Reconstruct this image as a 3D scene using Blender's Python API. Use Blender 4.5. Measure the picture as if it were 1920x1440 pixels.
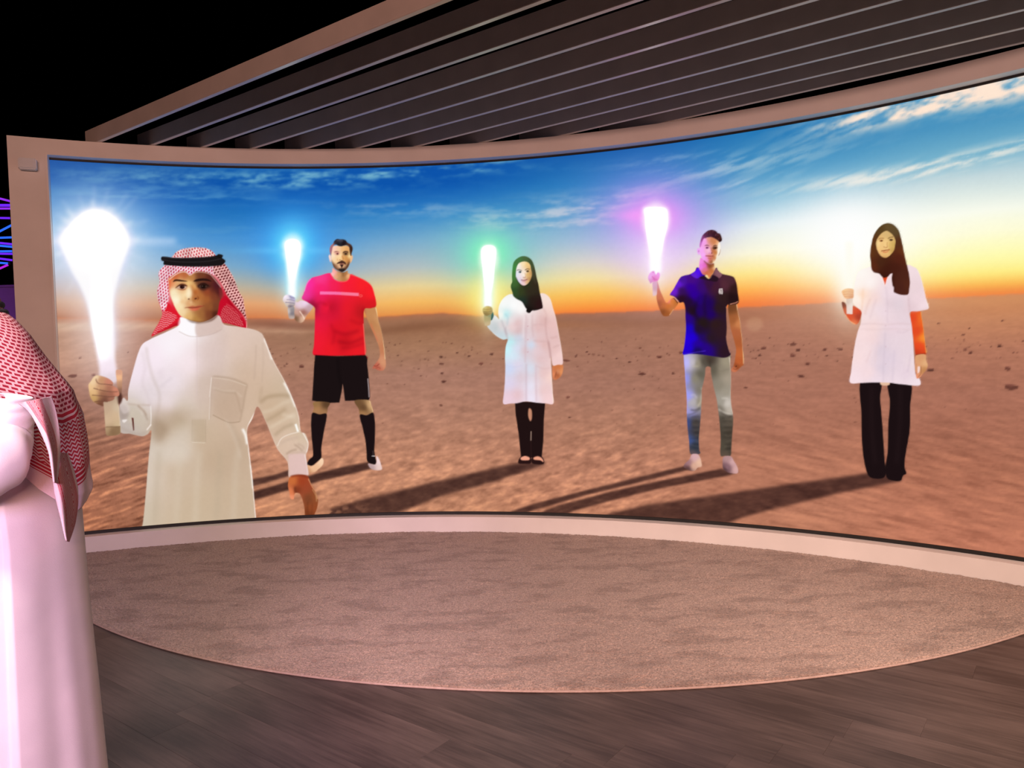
import bpy, bmesh, math, random
import numpy as np
from mathutils import Vector, Matrix

# ---------------------------------------------------------------- clear
for o in list(bpy.data.objects): bpy.data.objects.remove(o, do_unlink=True)
scene = bpy.context.scene
COL = scene.collection

# ---------------------------------------------------------------- measures of the place (metres)
S = .93
FPX = 1406.3                                  # focal length for a 1920 pixel wide frame
PITCH, ROLL = -.04091, -.02506
EYE = 1.713 * S                               # camera height
AX, AY, RS = -1.3279 * S, .4812 * S, 6.8268 * S      # axis and radius of the curved screen
ZB, ZT = .1861 * S, 3.5444 * S                # lower and upper edge of the lit picture
RF = RS - .12 * S                             # front face of the white surround
ZK = .157 * S                                 # top of the kerb under the screen
ZF = 3.687 * S                                # top of the surround, underside of the slats
TH_L, TH_R = 113.55, 30.0                     # ends of the screen, degrees about its axis
FR_L, FR_R = 116.05, 27.5                     # ends of the surround
BEAM = math.radians(-52.92)                   # direction in which the slats (and the floor planks) run
D = Vector((-math.sin(BEAM), -math.cos(BEAM), 0)); N = Vector((math.cos(BEAM), -math.sin(BEAM), 0))

# ---------------------------------------------------------------- camera
cam_d = bpy.data.cameras.new('camera'); cam = bpy.data.objects.new('camera', cam_d); COL.objects.link(cam)
cam_d.sensor_width = 36; cam_d.lens = FPX / 1920 * 36; cam_d.clip_start = .05; cam_d.clip_end = 200
cp, sp, cr, sr = math.cos(PITCH), math.sin(PITCH), math.cos(ROLL), math.sin(ROLL)
fwd = Vector((0, cp, sp)); up0 = Vector((0, -sp, cp)); ex = Vector((1, 0, 0))
rgt = ex * cr + up0 * sr; upv = ex * -sr + up0 * cr
M = Matrix((rgt, upv, -fwd)).transposed().to_4x4(); M.translation = (0, 0, EYE)
cam.matrix_world = M
scene.camera = cam

def project(P):
    """pixel in the 1920x1440 frame of world points (n,3)"""
    P = np.asarray(P, float) - [0, 0, EYE]
    y = P[:, 1] * cp + P[:, 2] * sp; z = (-P[:, 1] * sp + P[:, 2] * cp) / y; x = P[:, 0] / y
    return np.stack([960 + FPX * (cr * x + sr * z), 720 - FPX * (-sr * x + cr * z)], 1)

def ray(px, py):
    x, y = (px - 960) / FPX, -(py - 720) / FPX
    return (fwd + rgt * x + upv * y)

def at_depth(px, py, dist):                   # world point seen at a pixel, dist metres ahead
    d = ray(px, py); return Vector((0, 0, EYE)) + d * (dist / d.y)

# ---------------------------------------------------------------- world and light
w = bpy.data.worlds.new('dark_hall'); scene.world = w; w.use_nodes = True
w.node_tree.nodes['Background'].inputs[0].default_value = (.9, .62, .6, 1); w.node_tree.nodes['Background'].inputs[1].default_value = 0.0
vs = scene.view_settings
vs.view_transform = 'Standard'; vs.look = 'None'; vs.exposure = 0; vs.gamma = 1; vs.use_curve_mapping = False

def area(name, loc, aim, size, power, color, spread=180):
    l = bpy.data.lights.new(name, 'AREA'); l.shape = 'RECTANGLE'; l.size, l.size_y = size; l.energy = power; l.color = color; l.spread = math.radians(spread)
    o = bpy.data.objects.new(name, l); COL.objects.link(o); o.location = loc
    o.rotation_euler = (Vector(aim) - Vector(loc)).to_track_quat('-Z', 'Y').to_euler(); return o
def spot(name, loc, aim, power, color, angle, blend=.8, radius=.15):
    l = bpy.data.lights.new(name, 'SPOT'); l.energy = power; l.color = color; l.spot_size = math.radians(angle); l.spot_blend = blend; l.shadow_soft_size = radius
    o = bpy.data.objects.new(name, l); COL.objects.link(o); o.location = loc
    o.rotation_euler = (Vector(aim) - Vector(loc)).to_track_quat('-Z', 'Y').to_euler(); return o
# light of the neighbouring stands, far behind the visitor at canopy height
area('hall_light', (1.6, -6.5, 3.47), (-.8, 6, 2.6), (4.0, .22), 640, (1.0, .52, .39))
# track spots over the visitors that wash the carpet
spot('track_spot_a', (-1.5, .2, 3.25), (-1.5, 4.3, 0), 520, (1.0, .74, .70), 62, .95, .2)
spot('track_spot_b', (.4, .1, 3.25), (.4, 4.1, 0), 760, (1.0, .70, .63), 60, .95, .2)
spot('track_spot_c', (2.6, .3, 3.25), (2.9, 4.1, 0), 900, (1.0, .74, .60), 62, .95, .2)
spot('magenta_spot', (-.5, -1.5, 2.3), (-1.25, 1.75, .95), 430, (.74, .52, 1.0), 36, .5, .5)

# ---------------------------------------------------------------- helpers
def tag(o, label=None, cat=None, group=None, kind=None):
    for k, v in (('label', label), ('category', cat), ('group', group), ('kind', kind)):
        if v: o[k] = v
    return o
def empty(name, loc=(0, 0, 0)):
    o = bpy.data.objects.new(name, None); COL.objects.link(o); o.location = loc; o.empty_display_size = .1; return o
def mesh_obj(name, verts, faces, mat, parent=None, smooth=False):
    me = bpy.data.meshes.new(name); me.from_pydata([tuple(v) for v in verts], [], [tuple(f) for f in faces]); me.update()
    if smooth: me.polygons.foreach_set('use_smooth', [True] * len(me.polygons))
    return link(name, me, mat, parent)
def link(name, me, mat, parent=None):
    o = bpy.data.objects.new(name, me); COL.objects.link(o)
    if mat and not me.materials: me.materials.append(mat)
    if parent: o.parent = parent; o.matrix_parent_inverse = Matrix.Translation(-Vector(parent.location))
    return o
def box_obj(name, size, loc, mat, parent=None, rot=None, bevel=.004):
    bm = bmesh.new(); bmesh.ops.create_cube(bm, size=1); bmesh.ops.scale(bm, vec=size, verts=bm.verts)
    if bevel: bmesh.ops.bevel(bm, geom=bm.edges[:], offset=bevel, segments=2, affect='EDGES')
    if rot is not None: bmesh.ops.transform(bm, matrix=rot, verts=bm.verts)
    bmesh.ops.translate(bm, vec=loc, verts=bm.verts)
    me = bpy.data.meshes.new(name); bm.to_mesh(me); bm.free(); return link(name, me, mat, parent)
def arc_prism(name, r0, r1, z0, z1, t0, t1, mat, parent=None, n=96, bevel=.0):
    """solid piece of a ring about the screen axis"""
    vs_, fs = [], []
    for i in range(n + 1):
        t = math.radians(t0 + (t1 - t0) * i / n); c, s = math.cos(t), math.sin(t)
        for r, z in ((r0, z0), (r1, z0), (r1, z1), (r0, z1)): vs_.append((AX + r * c, AY + r * s, z))
    for i in range(n):
        a, b = 4 * i, 4 * i + 4
        for k in range(4): fs.append((a + k, a + (k + 1) % 4, b + (k + 1) % 4, b + k))
    fs += [(3, 2, 1, 0), (4 * n, 4 * n + 1, 4 * n + 2, 4 * n + 3)]
    o = mesh_obj(name, vs_, fs, mat, parent)
    if bevel:
        m = o.modifiers.new('edge', 'BEVEL'); m.width = bevel; m.segments = 2; m.limit_method = 'ANGLE'
    return o
def material(name, color, rough=.5, spec=.5, metal=0.):
    m = bpy.data.materials.new(name); m.use_nodes = True; b = m.node_tree.nodes['Principled BSDF']
    b.inputs['Base Color'].default_value = (*color, 1); b.inputs['Roughness'].default_value = rough; b.inputs['Metallic'].default_value = metal; b.inputs['Specular IOR Level'].default_value = spec
    return m
def node(m, kind, **kw):
    n = m.node_tree.nodes.new(kind)
    for k, v in kw.items(): setattr(n, k, v)
    return n
def wire(m, a, b): m.node_tree.links.new(a, b)
def vary(m, scale, lo, hi, bump=0., bscale=None, coords='Object', stretch=None, detail=4):
    """procedural colour variation lo..hi and fine relief"""
    b = m.node_tree.nodes['Principled BSDF']; tc = node(m, 'ShaderNodeTexCoord'); src = tc.outputs[coords]
    if stretch:
        mp = node(m, 'ShaderNodeMapping'); mp.inputs['Scale'].default_value = stretch[0]; mp.inputs['Rotation'].default_value = stretch[1]; wire(m, src, mp.inputs[0]); src = mp.outputs[0]
    nz = node(m, 'ShaderNodeTexNoise'); nz.inputs['Scale'].default_value = scale; nz.inputs['Detail'].default_value = detail; wire(m, src, nz.inputs['Vector'])
    cr_ = node(m, 'ShaderNodeValToRGB'); cr_.color_ramp.elements[0].position = .3; cr_.color_ramp.elements[1].position = .7
    cr_.color_ramp.elements[0].color = (*lo, 1); cr_.color_ramp.elements[1].color = (*hi, 1)
    wire(m, nz.outputs['Fac'], cr_.inputs[0]); wire(m, cr_.outputs[0], b.inputs['Base Color'])
    if bump:
        n2 = node(m, 'ShaderNodeTexNoise'); n2.inputs['Scale'].default_value = bscale or scale; n2.inputs['Detail'].default_value = 3; wire(m, src, n2.inputs['Vector'])
        bp = node(m, 'ShaderNodeBump'); bp.inputs['Strength'].default_value = bump; bp.inputs['Distance'].default_value = .004; wire(m, n2.outputs['Fac'], bp.inputs['Height']); wire(m, bp.outputs[0], b.inputs['Normal'])
    return m, nz, cr_

# ---------------------------------------------------------------- materials
M_WHITE = vary(material('white_paint', (.75, .72, .7), .55), 3, (.72, .69, .67), (.79, .76, .74), .05, 60)[0]
M_SLAT = vary(material('slat_paint', (.6, .57, .55), .24, .6), 5, (.55, .50, .475), (.62, .56, .53), .02, 30)[0]
M_BLACK = vary(material('black_seal', (.006, .006, .006), .6), 8, (.004, .004, .004), (.009, .008, .008))[0]
# ---------------------------------------------------------------- picture shown on the curved screen
# The screen shows a flat picture.  It is painted here as vector shapes (no image file) into a numpy canvas
# and then stored as colours on the fine pixel mesh of the screen.
CX0, CY0, CW, CH = 80, -70, 2560, 1340

def lattice(seed):
    return np.random.RandomState(seed).rand(256, 256).astype(np.float32)

def vnoise(x, y, seed):
    t = lattice(seed)
    xi = np.floor(x); yi = np.floor(y)
    fx = (x - xi).astype(np.float32); fy = (y - yi).astype(np.float32)
    fx = fx * fx * (3 - 2 * fx); fy = fy * fy * (3 - 2 * fy)
    xi = xi.astype(np.int32); yi = yi.astype(np.int32)
    a = t[yi & 255, xi & 255]; b = t[yi & 255, (xi + 1) & 255]
    c = t[(yi + 1) & 255, xi & 255]; d = t[(yi + 1) & 255, (xi + 1) & 255]
    return (a + (b - a) * fx) * (1 - fy) + (c + (d - c) * fx) * fy

def fbm(x, y, seed, octaves=4, gain=.5):
    s = 0; w = 1; n = 0
    for o in range(octaves):
        s = s + w * vnoise(x * 2 ** o + 17.3 * o, y * 2 ** o + 9.1 * o, seed + o); n += w; w *= gain
    return s / n

def sstep(a, b, v):
    t = np.clip((v - a) / (b - a), 0, 1)
    return t * t * (3 - 2 * t)

def box1(a, r, axis):
    if r < 1: return a
    k = 2 * r + 1
    pad = [(0, 0)] * a.ndim; pad[axis] = (r + 1, r)
    c = np.cumsum(np.pad(a, pad, mode='edge'), axis=axis, dtype=np.float64)
    n = a.shape[axis]
    return ((np.take(c, range(k, k + n), axis) - np.take(c, range(0, n), axis)) / k).astype(np.float32)

def blur(a, s):
    if s <= 0: return a
    if s < .9:                                   # light 3 tap softening
        p = np.pad(a, 1, mode='edge'); w = s * .3
        return (a * (1 - 4 * w * .5) + .5 * w * (p[:-2, 1:-1] + p[2:, 1:-1] + p[1:-1, :-2] + p[1:-1, 2:])).astype(np.float32)
    r = max(1, int(round(s * .9)))
    for _ in range(3):
        a = box1(box1(a, r, 0), r, 1)
    return a

def smooth_pts(p, n=6, closed=True):
    p = np.asarray(p, float); m = len(p); out = []
    rng = range(m) if closed else range(m - 1)
    for i in rng:
        if closed: a, b, c, d = p[i - 1], p[i], p[(i + 1) % m], p[(i + 2) % m]
        else: a, b, c, d = p[max(i - 1, 0)], p[i], p[i + 1], p[min(i + 2, m - 1)]
        for k in range(n):
            t = k / n
            out.append(.5 * ((2 * b) + (c - a) * t + (2 * a - 5 * b + 4 * c - d) * t * t + (3 * b - a - 3 * c + d) * t ** 3))
    if not closed: out.append(p[-1])
    return np.array(out)

def T(ox, oy, s):
    def f(*v):
        a = np.array(v, float).reshape(-1, 2)
        return np.stack([ox + a[:, 0] / s, oy + a[:, 1] / s], 1)
    return f

def raster(pts, x0, y0, w, h, ss=4):
    """anti-aliased coverage of a polygon on the pixel window x0,y0,w,h"""
    p = np.asarray(pts, float) - [x0, y0]
    cov = np.zeros((h, w + 1), np.float64)
    q = np.roll(p, -1, 0)
    lo = max(0, int(np.floor(p[:, 1].min()))); hi = min(h, int(np.ceil(p[:, 1].max())) + 1)
    for j in range(lo, hi):
        for k in range(ss):
            y = j + (k + .5) / ss
            m = (p[:, 1] <= y) != (q[:, 1] <= y)
            if not m.any(): continue
            xs = np.sort(p[m, 0] + (y - p[m, 1]) * (q[m, 0] - p[m, 0]) / (q[m, 1] - p[m, 1]))
            for a, b in zip(xs[0::2], xs[1::2]):
                a = min(max(a, 0), w); b = min(max(b, 0), w)
                if b <= a: continue
                ia, ib = int(a), int(b)
                if ia == ib: cov[j, ia] += b - a
                else:
                    cov[j, ia] += ia + 1 - a
                    cov[j, ia + 1:ib] += 1
                    if ib < w: cov[j, ib] += b - ib
    return (cov[:, :w] / ss).astype(np.float32)

def idw(points, power=3.0):
    """colour field through a handful of colour samples (a soft gradient mesh)"""
    P = np.array([q[:2] for q in points], float); C = np.array([q[2] for q in points], float)
    d = np.hypot(P[:, None, 0] - P[None, :, 0], P[:, None, 1] - P[None, :, 1]) + np.eye(len(P)) * 1e6
    soft = (d.min(1) * .55) ** 2 + 1.5
    def f(X, Y):
        num = 0; den = 0
        for (a, b), c, e in zip(P, C, soft):
            w = ((X - a) ** 2 + (Y - b) ** 2 + e) ** (-power / 2 - .25)
            num = num + w[..., None] * c.astype(np.float32); den = den + w
        return num / den[..., None]
    return f

class Layer:
    def __init__(s, x0, y0, x1, y1):
        s.x0, s.y0, s.w, s.h = int(x0), int(y0), int(x1 - x0), int(y1 - y0)
        s.rgb = np.zeros((s.h, s.w, 3), np.float32); s.a = np.zeros((s.h, s.w), np.float32)
        s.Y, s.X = np.mgrid[s.y0:s.y0 + s.h, s.x0:s.x0 + s.w].astype(np.float32) + .5
    def shape(s, p, color, b, a, atop):
        pad = int(b * 3.2) + 2                       # work only on the window the shape covers
        xa = max(0, int(p[:, 0].min()) - s.x0 - pad); xb = min(s.w, int(p[:, 0].max()) - s.x0 + pad + 1)
        ya = max(0, int(p[:, 1].min()) - s.y0 - pad); yb = min(s.h, int(p[:, 1].max()) - s.y0 + pad + 1)
        if xb <= xa or yb <= ya: return
        m = np.clip(blur(raster(p, s.x0 + xa, s.y0 + ya, xb - xa, yb - ya), b) * a, 0, 1)
        s.put(m, color, atop, (slice(ya, yb), slice(xa, xb)))
    def put(s, m, color, atop=False, w=(slice(None), slice(None))):
        c = color(s.X[w], s.Y[w]) if callable(color) else np.array(color, np.float32)
        if atop:
            m = (m * (s.a[w] > .02))[..., None]
            s.rgb[w] = s.rgb[w] * (1 - m) + c * m
        else:
            na = m + s.a[w] * (1 - m)
            k = np.where(na > 1e-4, m / np.maximum(na, 1e-4), 0)[..., None]
            s.rgb[w] = s.rgb[w] * (1 - k) + c * k; s.a[w] = na
    def poly(s, pts, color, b=0, a=1., smooth=True, atop=False):
        s.shape(smooth_pts(pts) if smooth else np.asarray(pts, float), color, b, a, atop)
    def line(s, pts, wd, color, b=.5, a=1., smooth=True, atop=True, taper=False):
        p = smooth_pts(pts, 6, False) if smooth and len(pts) > 2 else np.asarray(pts, float)
        t = np.gradient(p, axis=0); t /= np.maximum(np.linalg.norm(t, axis=1, keepdims=True), 1e-6)
        n = np.stack([-t[:, 1], t[:, 0]], 1) * wd / 2
        if taper: n = n * np.sin(np.linspace(.12, np.pi - .12, len(p)))[:, None]
        s.shape(np.concatenate([p + n, (p - n)[::-1]]), color, b, a, atop)
    def ell(s, cx, cy, rx, ry, color, b=0, a=1., rot=0, atop=True):
        t = np.linspace(0, 2 * np.pi, 28, endpoint=False); c, d = np.cos(np.radians(rot)), np.sin(np.radians(rot))
        ex, ey = rx * np.cos(t), ry * np.sin(t)
        s.shape(np.stack([cx + ex * c - ey * d, cy + ex * d + ey * c], 1), color, b, a, atop)

def grad_table(cols, top, hor, X, Y):
    xs = np.array([c[0] for c in cols], float); N = 64
    tab = []
    for x, lst in cols:
        y0, y1 = np.interp(x, *top), np.interp(x, *hor)
        ys = np.array([q[0] for q in lst], float); cs = np.array([q[1] for q in lst], float)
        yy = np.linspace(y0, y1, N)
        tab.append(np.stack([np.interp(yy, ys, cs[:, k]) for k in range(3)], 1))
    tab = np.array(tab)
    y0 = np.interp(X, *top); y1 = np.interp(X, *hor)
    s = np.clip((Y - y0) / (y1 - y0), 0, 1) * (N - 1)
    si = np.minimum(s.astype(int), N - 2); sf = (s - si)[..., None]
    u = np.interp(X, xs, np.arange(len(xs))); ui = np.minimum(u.astype(int), len(xs) - 2); uf = u - ui
    uf = (uf * uf * (3 - 2 * uf))[..., None]
    g = lambda i, j: tab[i, j]
    return (g(ui, si) * (1 - sf) + g(ui, si + 1) * sf) * (1 - uf) + (g(ui + 1, si) * (1 - sf) + g(ui + 1, si + 1) * sf) * uf

def paint_background():
    Y, X = np.mgrid[CY0:CY0 + CH:2, CX0:CX0 + CW:2].astype(np.float32) + 1
    top = ([80, 300, 500, 740, 973, 1280, 1547, 1920, 2300, 2640], [295, 309, 313, 313, 297, 263, 217, 140, 30, -70])
    hor = ([80, 300, 480, 560, 640, 720, 780, 830, 893, 960, 1043, 1190, 1383, 1575, 1743, 1920, 2640],
           [596, 600, 596, 598, 597, 593, 589, 587, 592, 590, 588, 583, 576, 566, 559, 550, 505])
    cols = [(90, [(295, (34, 84, 160)), (330, (38, 92, 170)), (380, (70, 130, 195)), (440, (120, 170, 215)), (500, (165, 180, 205)), (540, (190, 170, 165)), (565, (205, 160, 130)), (585, (190, 135, 105)), (600, (150, 100, 78))]),
            (280, [(308, (24, 84, 162)), (350, (24, 88, 172)), (400, (50, 120, 195)), (450, (86, 152, 212)), (500, (148, 180, 206)), (540, (200, 185, 165)), (570, (215, 160, 125)), (600, (165, 112, 90))]),
            (450, [(313, (20, 92, 170)), (350, (12, 82, 170)), (400, (32, 112, 185)), (450, (74, 146, 208)), (500, (128, 170, 198)), (540, (196, 178, 150)), (570, (232, 165, 112)), (598, (205, 125, 80))]),
            (800, [(313, (12, 82, 170)), (345, (12, 84, 172)), (400, (52, 132, 198)), (450, (122, 170, 205)), (500, (182, 190, 192)), (535, (236, 210, 150)), (565, (246, 186, 98)), (590, (226, 150, 76))]),
            (1130, [(280, (24, 92, 168)), (340, (44, 126, 188)), (400, (104, 166, 205)), (450, (168, 195, 214)), (490, (222, 216, 200)), (520, (246, 226, 160)), (550, (252, 196, 92)), (575, (250, 158, 66)), (588, (238, 138, 66))]),
            (1450, [(235, (36, 118, 180)), (320, (76, 150, 196)), (370, (138, 190, 216)), (420, (226, 238, 240)), (470, (254, 250, 214)), (510, (255, 228, 126)), (540, (255, 176, 74)), (560, (250, 138, 60)), (572, (228, 116, 60))]),
            (1800, [(165, (96, 162, 198)), (230, (72, 146, 190)), (290, (118, 178, 204)), (335, (196, 216, 220)), (400, (250, 252, 236)), (440, (255, 252, 206)), (485, (255, 246, 128)), (515, (255, 226, 84)), (538, (250, 164, 48)), (556, (226, 112, 44))]),
            (2400, [(0, (110, 170, 200)), (150, (90, 158, 196)), (280, (190, 214, 220)), (400, (253, 252, 226)), (460, (255, 244, 130)), (500, (250, 170, 60)), (520, (220, 110, 44))])]
    sky = grad_table(cols, top, hor, X, Y)
    # clouds: streaks that follow the camera-far perspective of the sky, thin and soft
    yt = np.interp(X, *top)
    sl = .02 + .22 * sstep(900, 1800, X)          # streaks tilt upwards on the right
    v = Y + sl * (X - 900) * sstep(700, 1500, X)
    n1 = fbm(X / 70, v / 9, 11, 5, .58); n2 = fbm(X / 210, v / 26, 31, 5, .55); n3 = fbm(X / 30, v / 10, 51, 4, .6)
    def patch(cx, cy, rx, ry, rot=0):
        c, d = math.cos(math.radians(rot)), math.sin(math.radians(rot))
        ax = ((X - cx) * c + (Y - cy) * d) / rx; ay = (-(X - cx) * d + (Y - cy) * c) / ry
        return np.exp(-(ax * ax + ay * ay))
    def cloud(m, n, lo, hi, col, a):
        k = (m * sstep(lo, hi, n) * a)[..., None]
        return sky * (1 - k) + np.array(col) * k
    m = patch(420, 335, 290, 17, 1) * 1.0 + patch(760, 322, 190, 10, -2) * 1.3 + patch(560, 338, 110, 12) + patch(930, 302, 60, 7, -8)
    sky = cloud(np.clip(m, 0, 1.3), n3 * .6 + n1 * .4, .36, .70, (120, 180, 205), .75)
    m = patch(260, 362, 170, 16) + patch(400, 372, 120, 10) + patch(520, 430, 220, 22) * .6
    sky = cloud(np.clip(m, 0, 1), n1, .38, .75, (96, 160, 205), .55)
    m = patch(1060, 396, 160, 26, -6) + patch(1190, 372, 90, 16, -14) + patch(980, 415, 110, 10) + patch(1120, 416, 130, 9, -4) * 1.2 + patch(760, 390, 150, 16) * .5
    sky = cloud(np.clip(m, 0, 1.2), n1 * .6 + n3 * .4, .40, .72, (205, 210, 218), .75)
    m = patch(1320, 318, 120, 18, -10) * .9 + patch(1390, 345, 90, 9, -12) + patch(1250, 300, 90, 12, -8) * .6
    sky = cloud(np.clip(m, 0, 1), n1, .40, .74, (196, 214, 222), .6)
    m = patch(1780, 178, 190, 20, -12) * 1.3 + patch(1880, 165, 130, 28, -12) + patch(1640, 222, 120, 20, -14) * .7 + patch(1700, 208, 90, 14, -14) * .8 + patch(2150, 110, 200, 30, -14)
    sky = cloud(np.clip(m, 0, 1.25), n2 * .5 + n3 * .5, .38, .62, (240, 222, 208), .9)
    m = patch(1650, 330, 190, 12, -8) + patch(1800, 300, 180, 14, -13) * 1.1 + patch(1560, 240, 90, 18, -12) * .5 + patch(1450, 300, 160, 20, -10) * .4 + patch(2200, 200, 220, 22, -15)
    sky = cloud(np.clip(m, 0, 1.1), n1, .34, .66, (246, 238, 226), .75)
    # desert plain
    hy = np.interp(X, *hor) + 1.6 * (fbm(X / 60, X * 0, 77, 3) - .5)
    bot = ([80, 600, 900, 1280, 1920, 2640], [1006, 966, 960, 972, 1046, 1200])
    gc = [(90, [(600, (176, 120, 92)), (612, (206, 160, 128)), (624, (184, 130, 102)), (680, (188, 132, 106)), (705, (170, 116, 96)), (730, (150, 98, 80)), (800, (142, 88, 66)), (880, (160, 92, 66)), (1000, (152, 84, 58))]),
          (300, [(600, (178, 118, 92)), (611, (205, 150, 118)), (625, (168, 110, 88)), (690, (168, 112, 90)), (760, (152, 98, 78)), (850, (160, 98, 74)), (980, (168, 100, 70))]),
          (520, [(598, (166, 104, 76)), (612, (158, 100, 76)), (619, (196, 142, 110)), (628, (152, 102, 76)), (680, (164, 110, 86)), (760, (160, 104, 84)), (850, (188, 122, 92)), (970, (192, 122, 86))]),
          (800, [(588, (152, 98, 68)), (615, (148, 96, 66)), (650, (160, 108, 78)), (700, (164, 110, 90)), (780, (172, 114, 90)), (860, (188, 122, 92)), (962, (196, 126, 92))]),
          (1130, [(586, (152, 98, 76)), (620, (158, 102, 78)), (660, (160, 104, 82)), (720, (160, 104, 84)), (800, (176, 114, 88)), (880, (186, 118, 90)), (965, (190, 118, 86))]),
          (1450, [(573, (176, 104, 72)), (610, (172, 106, 80)), (660, (164, 102, 80)), (740, (166, 102, 80)), (850, (176, 106, 80)), (985, (188, 114, 84))]),
          (1800, [(556, (206, 122, 70)), (600, (196, 122, 82)), (660, (174, 106, 80)), (740, (164, 98, 76)), (880, (170, 98, 72)), (1030, (188, 108, 80))]),
          (2400, [(520, (206, 124, 74)), (600, (186, 112, 78)), (800, (166, 98, 74)), (1100, (186, 106, 78))])]
    gnd = grad_table(gc, hor, bot, X, Y)
    dep = np.clip((Y - hy) / 380, 0.004, 1.3)                     # 0 horizon .. 1 foreground
    # ground relief in plan view so that it foreshortens towards the horizon
    gz = 1 / (dep + .06); gx = (X - 900) * gz / 300
    r1 = fbm(gx * 4 + gz * 2.5, gz * 18 + gx * 1.2, 201, 3, .6); r2 = fbm(X / 9, Y / 3.6, 221, 3, .6)
    st = fbm((X + Y * .9) / 34, (Y + X * .30) / 6, 241, 4, .66)             # lit ripple crests on the left
    st2 = fbm((X + Y * .5) / 60, (Y - X * .22) / 6, 261, 4, .55)           # ripples to the right
    sm = fbm((X + Y * .4) / 17, (Y + X * .16) / 6.5, 281, 4, .66)           # mottled sand in the middle
    wl = sstep(640, 420, X); wr = sstep(1150, 1500, X)
    rip = st * wl + st2 * wr + sm * (1 - wl - wr)
    amp = (.05 + .20 * sstep(.2, .8, dep)) * (1 + .8 * wl - .45 * wr)
    gnd = gnd * (1 + (amp * (rip - .5) * 2 + .12 * (r1 - .5) * sstep(0, .12, dep) + .16 * (r2 - .5) * sstep(.02, .3, dep))[..., None] * np.array([.9, 1.0, 1.08]))
    crest = sstep(.55, .74, rip) * sstep(.35, .85, dep) * (.36 + .35 * wl - .22 * wr)
    gnd = gnd + crest[..., None] * np.array([46, 34, 18])
    dark = sstep(.44, .30, rip) * sstep(.4, .9, dep) * (.5 + .7 * wl)
    gnd = gnd - dark[..., None] * np.array([20, 17, 14])
    gnd = (gnd * .93 + np.array([24, 20, 19])) * np.array([.955, .99, 1.0])
    # far ridges
    for (xa, xb, yo, hh, col, a) in ((600, 900, 20, 9, (120, 76, 54), .5), (860, 1150, 26, 8, (172, 112, 72), .4), (1000, 1500, 18, 10, (140, 90, 66), .35), (420, 640, 14, 8, (128, 80, 60), .5), (1400, 1920, 22, 9, (190, 118, 80), .3)):
        w = np.exp(-(((X - (xa + xb) / 2) / (xb - xa) * 2.2) ** 2) - ((Y - hy - yo - 6 * np.sin(X / 90)) / hh) ** 2) * a
        gnd = gnd * (1 - w[..., None]) + np.array(col) * w[..., None]
    k = sstep(-1.2, 1.2, Y - hy)[..., None]
    img = sky * (1 - k) + gnd * k
    # haze of the bright horizon on the left and on the right
    up = np.clip(hy - Y, 0, 400)
    hz = np.exp(-(up / (7 + 6 * sstep(900, 1500, X)))) * (Y < hy + 1.5) * (.25 + .5 * sstep(700, 1300, X))
    img = img * (1 - hz[..., None]) + np.array([246, 122, 56]) * hz[..., None]
    hz = np.exp(-((Y - hy) / 7) ** 2) * (Y >= hy) * .35; img = img * (1 - hz[..., None]) + np.array([196, 112, 74]) * hz[..., None]
    img = np.clip(img, 0, 255).astype(np.float32)
    for ax in (0, 1):                                # painted at half size, brought up linearly
        a = np.repeat(img, 2, ax); p = np.concatenate([np.take(a, [0], ax), a, np.take(a, [-1], ax)], ax); n = a.shape[ax]
        img = .5 * a + .25 * np.take(p, range(0, n), ax) + .25 * np.take(p, range(2, n + 2), ax)
    Y, X = np.mgrid[CY0:CY0 + CH, CX0:CX0 + CW].astype(np.float32) + .5
    return img, X, Y

def paint_rocks(img):
    rs = np.random.RandomState(5)
    known = [(566, 687, 9), (538, 682, 5), (591, 679, 5), (827, 669, 7), (828, 682, 8), (902, 682, 9), (922, 664, 8), (829, 700, 6), (832, 715, 9), (827, 760, 7), (880, 668, 5), (797, 673, 4), (746, 667, 4), (720, 677, 4), (803, 675, 4), (789, 705, 4),
             (1062, 676, 13), (1080, 668, 5), (1100, 660, 5), (1065, 745, 7), (1068, 783, 5), (1111, 665, 5), (1180, 679, 6), (1204, 701, 14), (1236, 669, 9), (1262, 700, 6), (1200, 653, 5), (1277, 661, 8), (1424, 666, 6), (1432, 653, 10), (1486, 666, 10), (1497, 656, 9), (1503, 705, 13), (1515, 682, 10), (1546, 655, 8), (1575, 655, 8), (1398, 727, 7), (1488, 645, 12), (1550, 667, 5),
             (1810, 655, 8), (1820, 661, 9), (1874, 649, 10), (1890, 691, 11), (1895, 726, 30), (1745, 694, 12), (1817, 615, 5), (1806, 628, 6), (1880, 602, 6), (1760, 607, 5), (135, 705, 18), (150, 671, 6), (175, 703, 8), (240, 660, 5), (1960, 700, 16), (2050, 660, 12), (2150, 730, 20)]
    small = []
    for _ in range(260):
        x = rs.uniform(470, 1960); y = rs.uniform(636, 690) - (x - 960) * .018
        small.append((x, y, rs.uniform(1.6, 4.2)))
    for _ in range(60):
        x = rs.uniform(470, 1900); small.append((x, rs.uniform(690, 800), rs.uniform(1.5, 3.5)))
    for x, y, s in known + small:
        L = Layer(x - s - 4, y - s - 4, x + s + 5, y + s + 5)
        n = 8; t = np.linspace(0, 6.283, n, endpoint=False); rr = .5 * s * (1 + .7 * (rs.rand(n) - .5))
        f = .36 if s > 12 else .55
        p = np.stack([x + rr * np.cos(t), y + rr * f * np.sin(t)], 1)
        c = np.array([64, 34, 30]) + rs.rand() * np.array([40, 26, 20])
        L.poly(p, c, .6, .9 if s > 4 else .7, False)
        if s > 6: L.poly(p * [1, .5] + [0, y * .5 - .14 * s], c + np.array([58, 40, 34]), .8, .5, False, True)
        over(img, L)

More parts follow.
